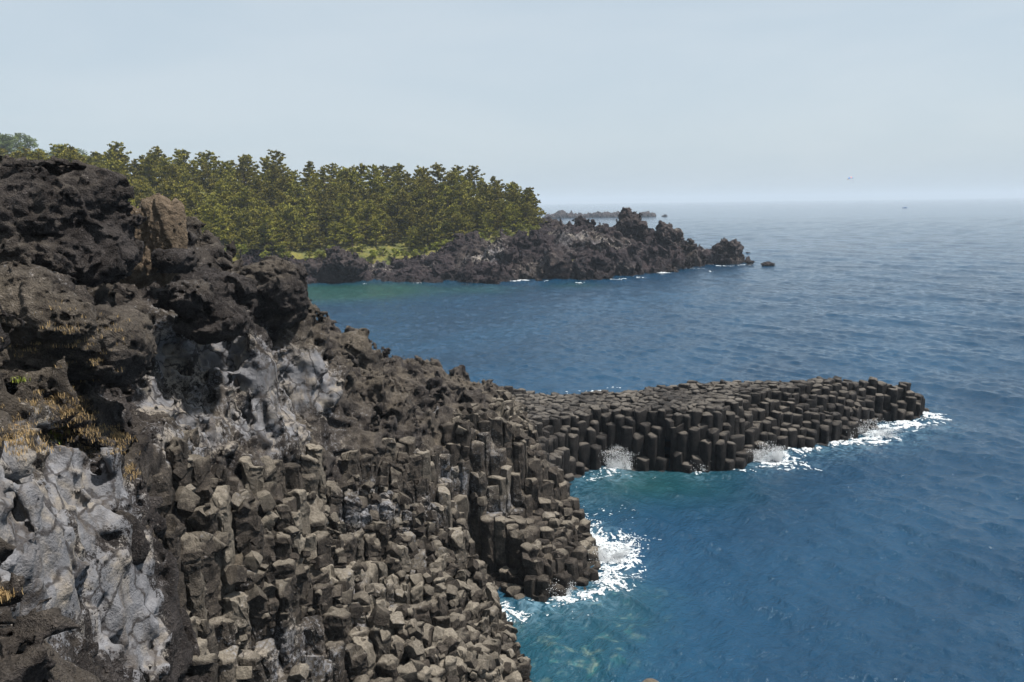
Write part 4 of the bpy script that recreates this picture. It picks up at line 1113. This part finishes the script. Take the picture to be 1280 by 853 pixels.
# ------------------------------------------------------------------ foam: lacy sheets of real flakes riding on the water
m_foam, nt = mat_new('foam'); s = NT(nt); s.out(s.principled(s.mix(s.noise(s.pos(), 9, 3), (.50, .56, .60), (.80, .82, .84)), .7, s.bump(s.noise(s.pos(), 14, 3), .05), Alpha=s.rng(s.noise(s.pos(), 6.0, 5, .7), .34, .60, .15, 1.0)))
def foam(name, label, areas, res, lift, cover=1.0, fs=1.0, keep_out=True, seed=0):
    cs = [(PZ(x, y)[:2], rx*PZ(x, y)[1]/FPX, ry*PZ(x, y)[1]/FPX*PZ(x, y)[1]/H, w_) for x, y, rx, ry, w_ in areas]
    lo = np.min([c-np.array([a, b])*1.6 for c, a, b, _ in cs], 0); hi = np.max([c+np.array([a, b])*1.6 for c, a, b, _ in cs], 0)
    nx, ny = int((hi[0]-lo[0])/res), int((hi[1]-lo[1])/res)
    X, Y = np.meshgrid(lo[0]+np.arange(nx)*res, lo[1]+np.arange(ny)*res, indexing='ij')
    D = np.zeros(X.shape, f32)
    for c, a, b, w_ in cs: D += w_*np.exp(-(((X-c[0])/a)**2+((Y-c[1])/b)**2)*1.6)
    m = D > .08; m &= sdnear(X, Y) < 0.2 if keep_out else True
    q = np.stack([X[m], Y[m], np.zeros(m.sum())], 1).astype(f32)
    wp = q.copy(); wp[:, 0] += perlin(q*.6*fs, 401)*.8/fs; wp[:, 1] += perlin(q*.6*fs, 402)*.8/fs
    n = (1-np.abs(perlin(wp*1.3*fs, 403+seed))*2.8)*.36+(1-np.abs(perlin(wp*3.3*fs, 404))*2.8)*.40+perlin(wp*8*fs, 405)*.42+perlin(wp*.5*fs, 406)*.3
    cov = np.clip(D[m], 0, 1.15)*cover
    th = .93-cov*.66
    on = np.zeros(X.shape, bool); on[m] = n > th
    z, dx, dy = waves(X, Y, np.hypot(X, Y)*.0022)
    hgt = np.zeros(X.shape, f32); hgt[m] = np.clip(n-th, 0, 1)*.10*cov
    idx = np.arange(nx*ny).reshape(nx, ny)
    qs = np.stack([idx[:-1, :-1], idx[1:, :-1], idx[1:, 1:], idx[:-1, 1:]], -1).reshape(-1, 4)
    onr = on.ravel(); qs = qs[onr[qs].sum(1) >= 3]
    if len(qs) == 0: return
    V = np.stack([(X+dx).ravel(), (Y+dy).ravel(), (z+lift+hgt).ravel()], 1)
    V[:, :2] += RNG.normal(size=(len(V), 2))*res*.22
    used = np.zeros(len(V), bool); used[qs.ravel()] = True; rm = np.cumsum(used)-1
    tag(obj(name, mesh_from(name, V[used], rm[qs], True), m_foam), label, 'foam', None, 'stuff')
foam('foam', 'white surf foam churning around the low column shelf', [(622, 762, 20, 16, .9), (640, 772, 25, 14, .6), (690, 752, 40, 11, 1.1), (730, 748, 40, 16, 1.0), (756, 715, 32, 30, 1.2), (768, 690, 40, 34, 1.0), (742, 665, 22, 26, .9), (728, 642, 16, 16, .7), (712, 622, 14, 12, .6), (790, 690, 30, 44, .6), (740, 775, 60, 14, .35), (770, 640, 40, 14, .3), (795, 670, 40, 40, .35), (660, 765, 60, 18, .5), (770, 740, 50, 24, .35)], .05, .035, 1.0, 1.0)
foam('foam', 'white surf foam in the corner where the promontory joins the land', [(755, 590, 26, 9, 1.1), (780, 586, 26, 7, 1.0), (735, 600, 18, 7, .7), (720, 612, 14, 7, .5), (800, 595, 50, 8, .35)], .07, .04, 1.0, .9, seed=3)
foam('foam', 'white surf foam along the broken seaward half of the promontory', [(872, 590, 14, 6, 1.0), (925, 588, 22, 6, .9), (962, 575, 32, 9, 1.2), (985, 566, 26, 9, 1.0), (1012, 562, 36, 7, .8), (1050, 552, 36, 8, 1.0), (1085, 545, 30, 9, 1.1), (1110, 535, 38, 9, 1.0), (1140, 532, 36, 8, 1.0), (1160, 518, 20, 10, .9), (1165, 522, 44, 16, .75), (1075, 552, 70, 10, .6), (980, 580, 60, 10, .6), (1000, 585, 70, 8, .35), (1100, 552, 60, 8, .4)], .09, .05, 1.0, .8, seed=5)
foam('foam', 'thin line of foam behind the promontory neck', [(735, 489, 26, 2.5, 1.0), (700, 491, 24, 2.5, .6), (770, 486, 30, 2, .5)], .12, .06, 1.0, .6, seed=7)
foam('foam', 'thin white wash along the foot of the far rocky headland', [(655, 351, 14, 1.6, 1.1), (680, 352, 16, 1.3, .8), (640, 352, 10, 1.2, .8), (770, 350, 26, 1.8, 1.0), (800, 347, 20, 1.3, .8), (830, 342, 18, 1.3, .8), (870, 336, 20, 1.2, .9), (900, 333, 16, 1.2, .7), (930, 331, 14, 1, .9), (520, 355, 24, 1, .6), (450, 355, 30, 1, .5), (600, 357, 20, 1, .6), (890, 340, 14, 1.0, .6), (400, 358, 20, 1, .6), (720, 354, 20, 1.0, .7)], .32, .14, 1.2, .33, keep_out=False, seed=9)
# small whitecaps
caps = [(926, 600, 4), (1005, 640, 3), (1175, 770, 6), (1110, 668, 4), (1128, 686, 3), (980, 697, 3), (962, 714, 2), (835, 785, 3), (1214, 764, 3), (1252, 780, 3), (946, 850, 3), (1092, 775, 2), (1247, 776, 4), (1060, 610, 3), (1203, 638, 3), (1100, 620, 3), (1020, 540, 4), (880, 715, 2), (905, 765, 2), (860, 812, 2), (1240, 560, 3), (1190, 590, 3)]
foam('foam', 'tiny scattered whitecaps on the open blue water', [(x, y, w_, .5, 1.0) for x, y, w_ in caps], .05, .05, 1.0, 2.2, seed=11)

# spray thrown up where waves strike
m_spray, nt = mat_new('spray'); s = NT(nt); s.out(s.principled((.9, .92, .94), .8))
def spray(name, label, x, y, hgt, wid, n, dirx=0.0, seed=0):
    rr = np.random.default_rng(seed); c = PZ(x, y); V = []; F = []
    u = rr.random(n)**1.3; a = rr.normal(size=n)
    jets = rr.random((14, 3)); V = []
    for k in range(n):
        j = jets[rr.integers(14)]
        up_ = (1-u[k])**1.5; hh_ = hgt*up_*(.25+.85*j[0]**2); X_ = c[0]+(j[1]-.5)*wid*.8+(j[2]-.5)*wid*.5*up_+rr.normal()*.07*wid*(.6+1.2*up_)+dirx*hh_; Y_ = c[1]+(j[2]-.5)*wid*.35+rr.normal()*(.10+.2*up_); s_ = .008+.030*rr.random()**2.5
        b = np.array([X_, Y_, .05+hh_]); i = len(V)
        V += [b+np.array([s_, 0, 0]), b+np.array([-s_, s_*.3, 0]), b+np.array([0, -s_*.5, s_*1.4]), b+np.array([0, s_, -s_])]; F += [[i, i+1, i+2], [i+1, i+3, i+2], [i+3, i, i+2], [i, i+3, i+1]]
    tag(obj(name, mesh_from(name, V, F, True), m_spray), label, 'spray', None, 'stuff')
spray('spray', 'burst of white spray against the promontory near the land', 774, 586, 1.7, 2.8, 9000, seed=1)
spray('spray', 'burst of white spray at the middle of the promontory', 874, 588, .9, 1.5, 1500, seed=2)
spray('spray', 'burst of white spray against the stepped columns of the promontory', 958, 576, 1.6, 3.0, 8000, seed=3)
spray('spray', 'fine white spray beside the low column shelf', 758, 700, 1.1, 3.0, 6000, .3, seed=4)
spray('spray', 'small white splash at the front corner of the shelf', 703, 745, .8, 1.2, 1500, seed=5)
spray('spray', 'white spray breaking near the promontory tip', 1085, 545, 1.4, 6.0, 7000, seed=6)

# ------------------------------------------------------------------ parasail, boat
def pmat(n, c): return simple_mat(n, c, .6, .05)
e = bpy.data.objects.new('parasail', None); C.objects.link(e); c0 = P(1067.5, 229.5, 1900); e.location = c0.tolist()
tag(e, 'tiny blue and pink parasail canopy high above the horizon', 'parasail')
top = P(1063, 222.3, 1900)-c0
cols = [(.55, .30, .16), (.02, .25, .62), (.02, .16, .55), (.70, .28, .30), (.80, .45, .36), (.03, .12, .50), (.03, .40, .62)]
for g in range(7):
    V = []; F = []
    for i in range(5):
        for j in range(9):
            a = -1.25+2.5*(g+i/4)/7; b = -1.1+2.2*j/8
            V.append((top[0]+math.sin(a)*7.5*math.cos(b*.55), top[1]+math.sin(b)*3.4, top[2]-4.2+math.cos(a)*math.cos(b)*6.0+math.sin(a)*1.6))
    for i in range(4):
        for j in range(8): k = i*9+j; F.append([k, k+1, k+10, k+9])
    o = obj('canopy_panel', mesh_from('canopy_panel', V, F), pmat('canopy colour', cols[g]), e); md = o.modifiers.new('t', 'SOLIDIFY'); md.thickness = .12
V = []; F = []
for g in range(9):
    a = -1.25+2.5*g/8; tube(V, F, [(top[0]+math.sin(a)*6, top[1], top[2]-4.2+math.cos(a)*6+math.sin(a)*1.6), (0, 0, 1.3)], [.03, .03], 4)
obj('suspension_line', mesh_from('suspension_line', V, F), pmat('cord', (.3, .3, .35)), e)
# rider hanging in the harness
V = []; F = []
bm_v = [(0, 0, .95), (0, 0, .45), (0, 0, 0), (-.12, 0, -.1), (-.13, -.42, -.15), (-.13, -.45, -.62), (.12, 0, -.1), (.13, -.42, -.15), (.13, -.45, -.62), (-.22, 0, .4), (-.3, -.05, .75), (-.15, 0, 1.1), (.22, 0, .4), (.3, -.05, .75), (.15, 0, 1.1), (0, 0, .6)]
bm_e = [(2, 1), (1, 15), (15, 0), (2, 3), (3, 4), (4, 5), (2, 6), (6, 7), (7, 8), (1, 9), (9, 10), (10, 11), (1, 12), (12, 13), (13, 14)]
mp_ = bpy.data.meshes.new('person'); mp_.from_pydata([(a, b, c-.2) for a, b, c in bm_v], bm_e, []); op = obj('person', mp_, pmat('clothes', (.10, .12, .25)))
op.modifiers.new('s', 'SKIN')
for k, sv in enumerate(mp_.skin_vertices[0].data):
    rad_ = [.11, .17, .16, .11, .09, .05, .11, .09, .05, .07, .05, .04, .07, .05, .04, .06][k]; sv.radius = (rad_, rad_); sv.use_root = (k == 2)
op.modifiers.new('d', 'SUBSURF').levels = 1
op.location = c0.tolist(); tag(op, 'tiny dark figure hanging below the parasail', 'person')

e = bpy.data.objects.new('motorboat', None); C.objects.link(e); cb = PZ(1131, 262.2); cb = P(1131, 262.2, 1750); e.location = (cb[0], cb[1], 0.1); e.rotation_euler = (0, 0, math.radians(8))
e.scale = (1.0, 1.0, 1.0); tag(e, 'small blue motorboat low on the horizon water below the parasail', 'boat')
V = []; F = []
st = [(-5.5, 1.5, .0), (-2, 1.7, 0), (2, 1.6, .1), (4.5, .9, .35), (5.8, .05, .6)]
for x, w_, r_ in st: V += [(x, -w_, 1.3+r_), (x, -w_*.75, -.4), (x, 0, -.7), (x, w_*.75, -.4), (x, w_, 1.3+r_)]
for i in range(4):
    for j in range(4): k = i*5+j; F.append([k, k+5, k+6, k+1])
for i in range(4): F.append([i*5+4, (i+1)*5+4, (i+1)*5, i*5])
F.append([0, 1, 2, 3, 4])
obj('hull', mesh_from('hull', V, F, False), pmat('hull paint', (.02, .10, .30)), e)
V = []; F = []
for z, k in ((1.35, 1.0), (2.6, .82)): V += [(-.6*k-.2, -1.1*k, z), (2.6*k-.2, -1.0*k, z), (2.6*k-.2, 1.0*k, z), (-.6*k-.2, 1.1*k, z)]
F = [[0, 1, 5, 4], [1, 2, 6, 5], [2, 3, 7, 6], [3, 0, 4, 7], [4, 5, 6, 7]]
cab = obj('cabin', mesh_from('cabin', V, F, False), pmat('cabin paint', (.05, .18, .42)), e)
V = []; F = []; tube(V, F, [(-4.6, 0, 1.2), (-4.6, 0, 3.8)], [.1, .06]); tube(V, F, [(-4.6, 0, 3.0), (-2.2, 0, 2.5)], [.05, .05]); obj('tow_post', mesh_from('tow_post', V, F), pmat('steel', (.3, .32, .35)), e)

# ------------------------------------------------------------------ the air
bpy.context.view_layer.update()
hz = 18000.0
V = [(x, y, z) for x in (-hz, hz) for y in (-hz, hz) for z in (-14.0, 110.0)]
F = [[0, 1, 3, 2], [4, 6, 7, 5], [0, 4, 5, 1], [2, 3, 7, 6], [0, 2, 6, 4], [1, 5, 7, 3]]
mh, nt = mat_new('haze'); s = NT(nt); vo = s.node('ShaderNodeVolumePrincipled'); vo.inputs['Color'].default_value = (.74, .86, 1, 1); vo.inputs['Density'].default_value = HAZE; vo.inputs['Anisotropy'].default_value = 0.0
oo = s.node('ShaderNodeOutputMaterial'); s.l.new(vo.outputs[0], oo.inputs['Volume'])
tag(obj('haze', mesh_from('haze', V, F, False), mh), 'thin even sea haze', 'haze', None, 'stuff')
# ------------------------------------------------------------------ world, sun
SUN_EL, SUN_AZ = 64.0, 96.0      # azimuth from +Y toward +X
w = bpy.data.worlds.new('World'); SC.world = w; w.use_nodes = True
nt = w.node_tree; nt.nodes.clear(); s = NT(nt)
sky = s.node('ShaderNodeTexSky', sky_type='NISHITA'); sky.sun_disc = False
sky.sun_elevation = math.radians(SUN_EL); sky.sun_rotation = math.radians(SUN_AZ); sky.air_density = 1.0; sky.dust_density = 2.5; sky.ozone_density = 1.5
gn = s.node('ShaderNodeTexCoord').outputs['Generated']
veil = s.noise(s.mapping(gn, (1.2, 1.2, 5.0)), 1.6, 5, .55, .4)
hs = s.mix(0.80, sky.outputs[0], s.mix(s.rng(veil, .3, .7), (4.45, 5.25, 5.85), (5.05, 5.7, 6.15)))
bg = s.node('ShaderNodeBackground'); s.put(bg.inputs['Color'], hs); bg.inputs['Strength'].default_value = 0.085
o = s.node('ShaderNodeOutputWorld'); s.l.new(bg.outputs[0], o.inputs['Surface'])
ld = bpy.data.lights.new('sun', 'SUN'); ld.energy = 4.6; ld.angle = math.radians(2.5); ld.color = (1, 0.95, 0.88)
lo = bpy.data.objects.new('sun', ld); C.objects.link(lo)
el, az = math.radians(SUN_EL), math.radians(SUN_AZ)
dirv = Vector((math.sin(az)*math.cos(el), math.cos(az)*math.cos(el), math.sin(el)))
lo.rotation_euler = dirv.to_track_quat('Z', 'Y').to_euler(); lo.location = (0, 0, 80)
SC.view_settings.view_transform = 'Standard'; SC.view_settings.look = 'None'; SC.view_settings.exposure = 0.64; SC.view_settings.gamma = 1
SC.view_settings.use_curve_mapping = False
SC.cycles.max_bounces = 6; SC.cycles.diffuse_bounces = 3; SC.cycles.glossy_bounces = 3; SC.cycles.transparent_max_bounces = 8; SC.cycles.volume_bounces = 0
SC.cycles.use_denoising = True
SC.cycles.sample_clamp_direct = 12
print('script', time.time()-T0)
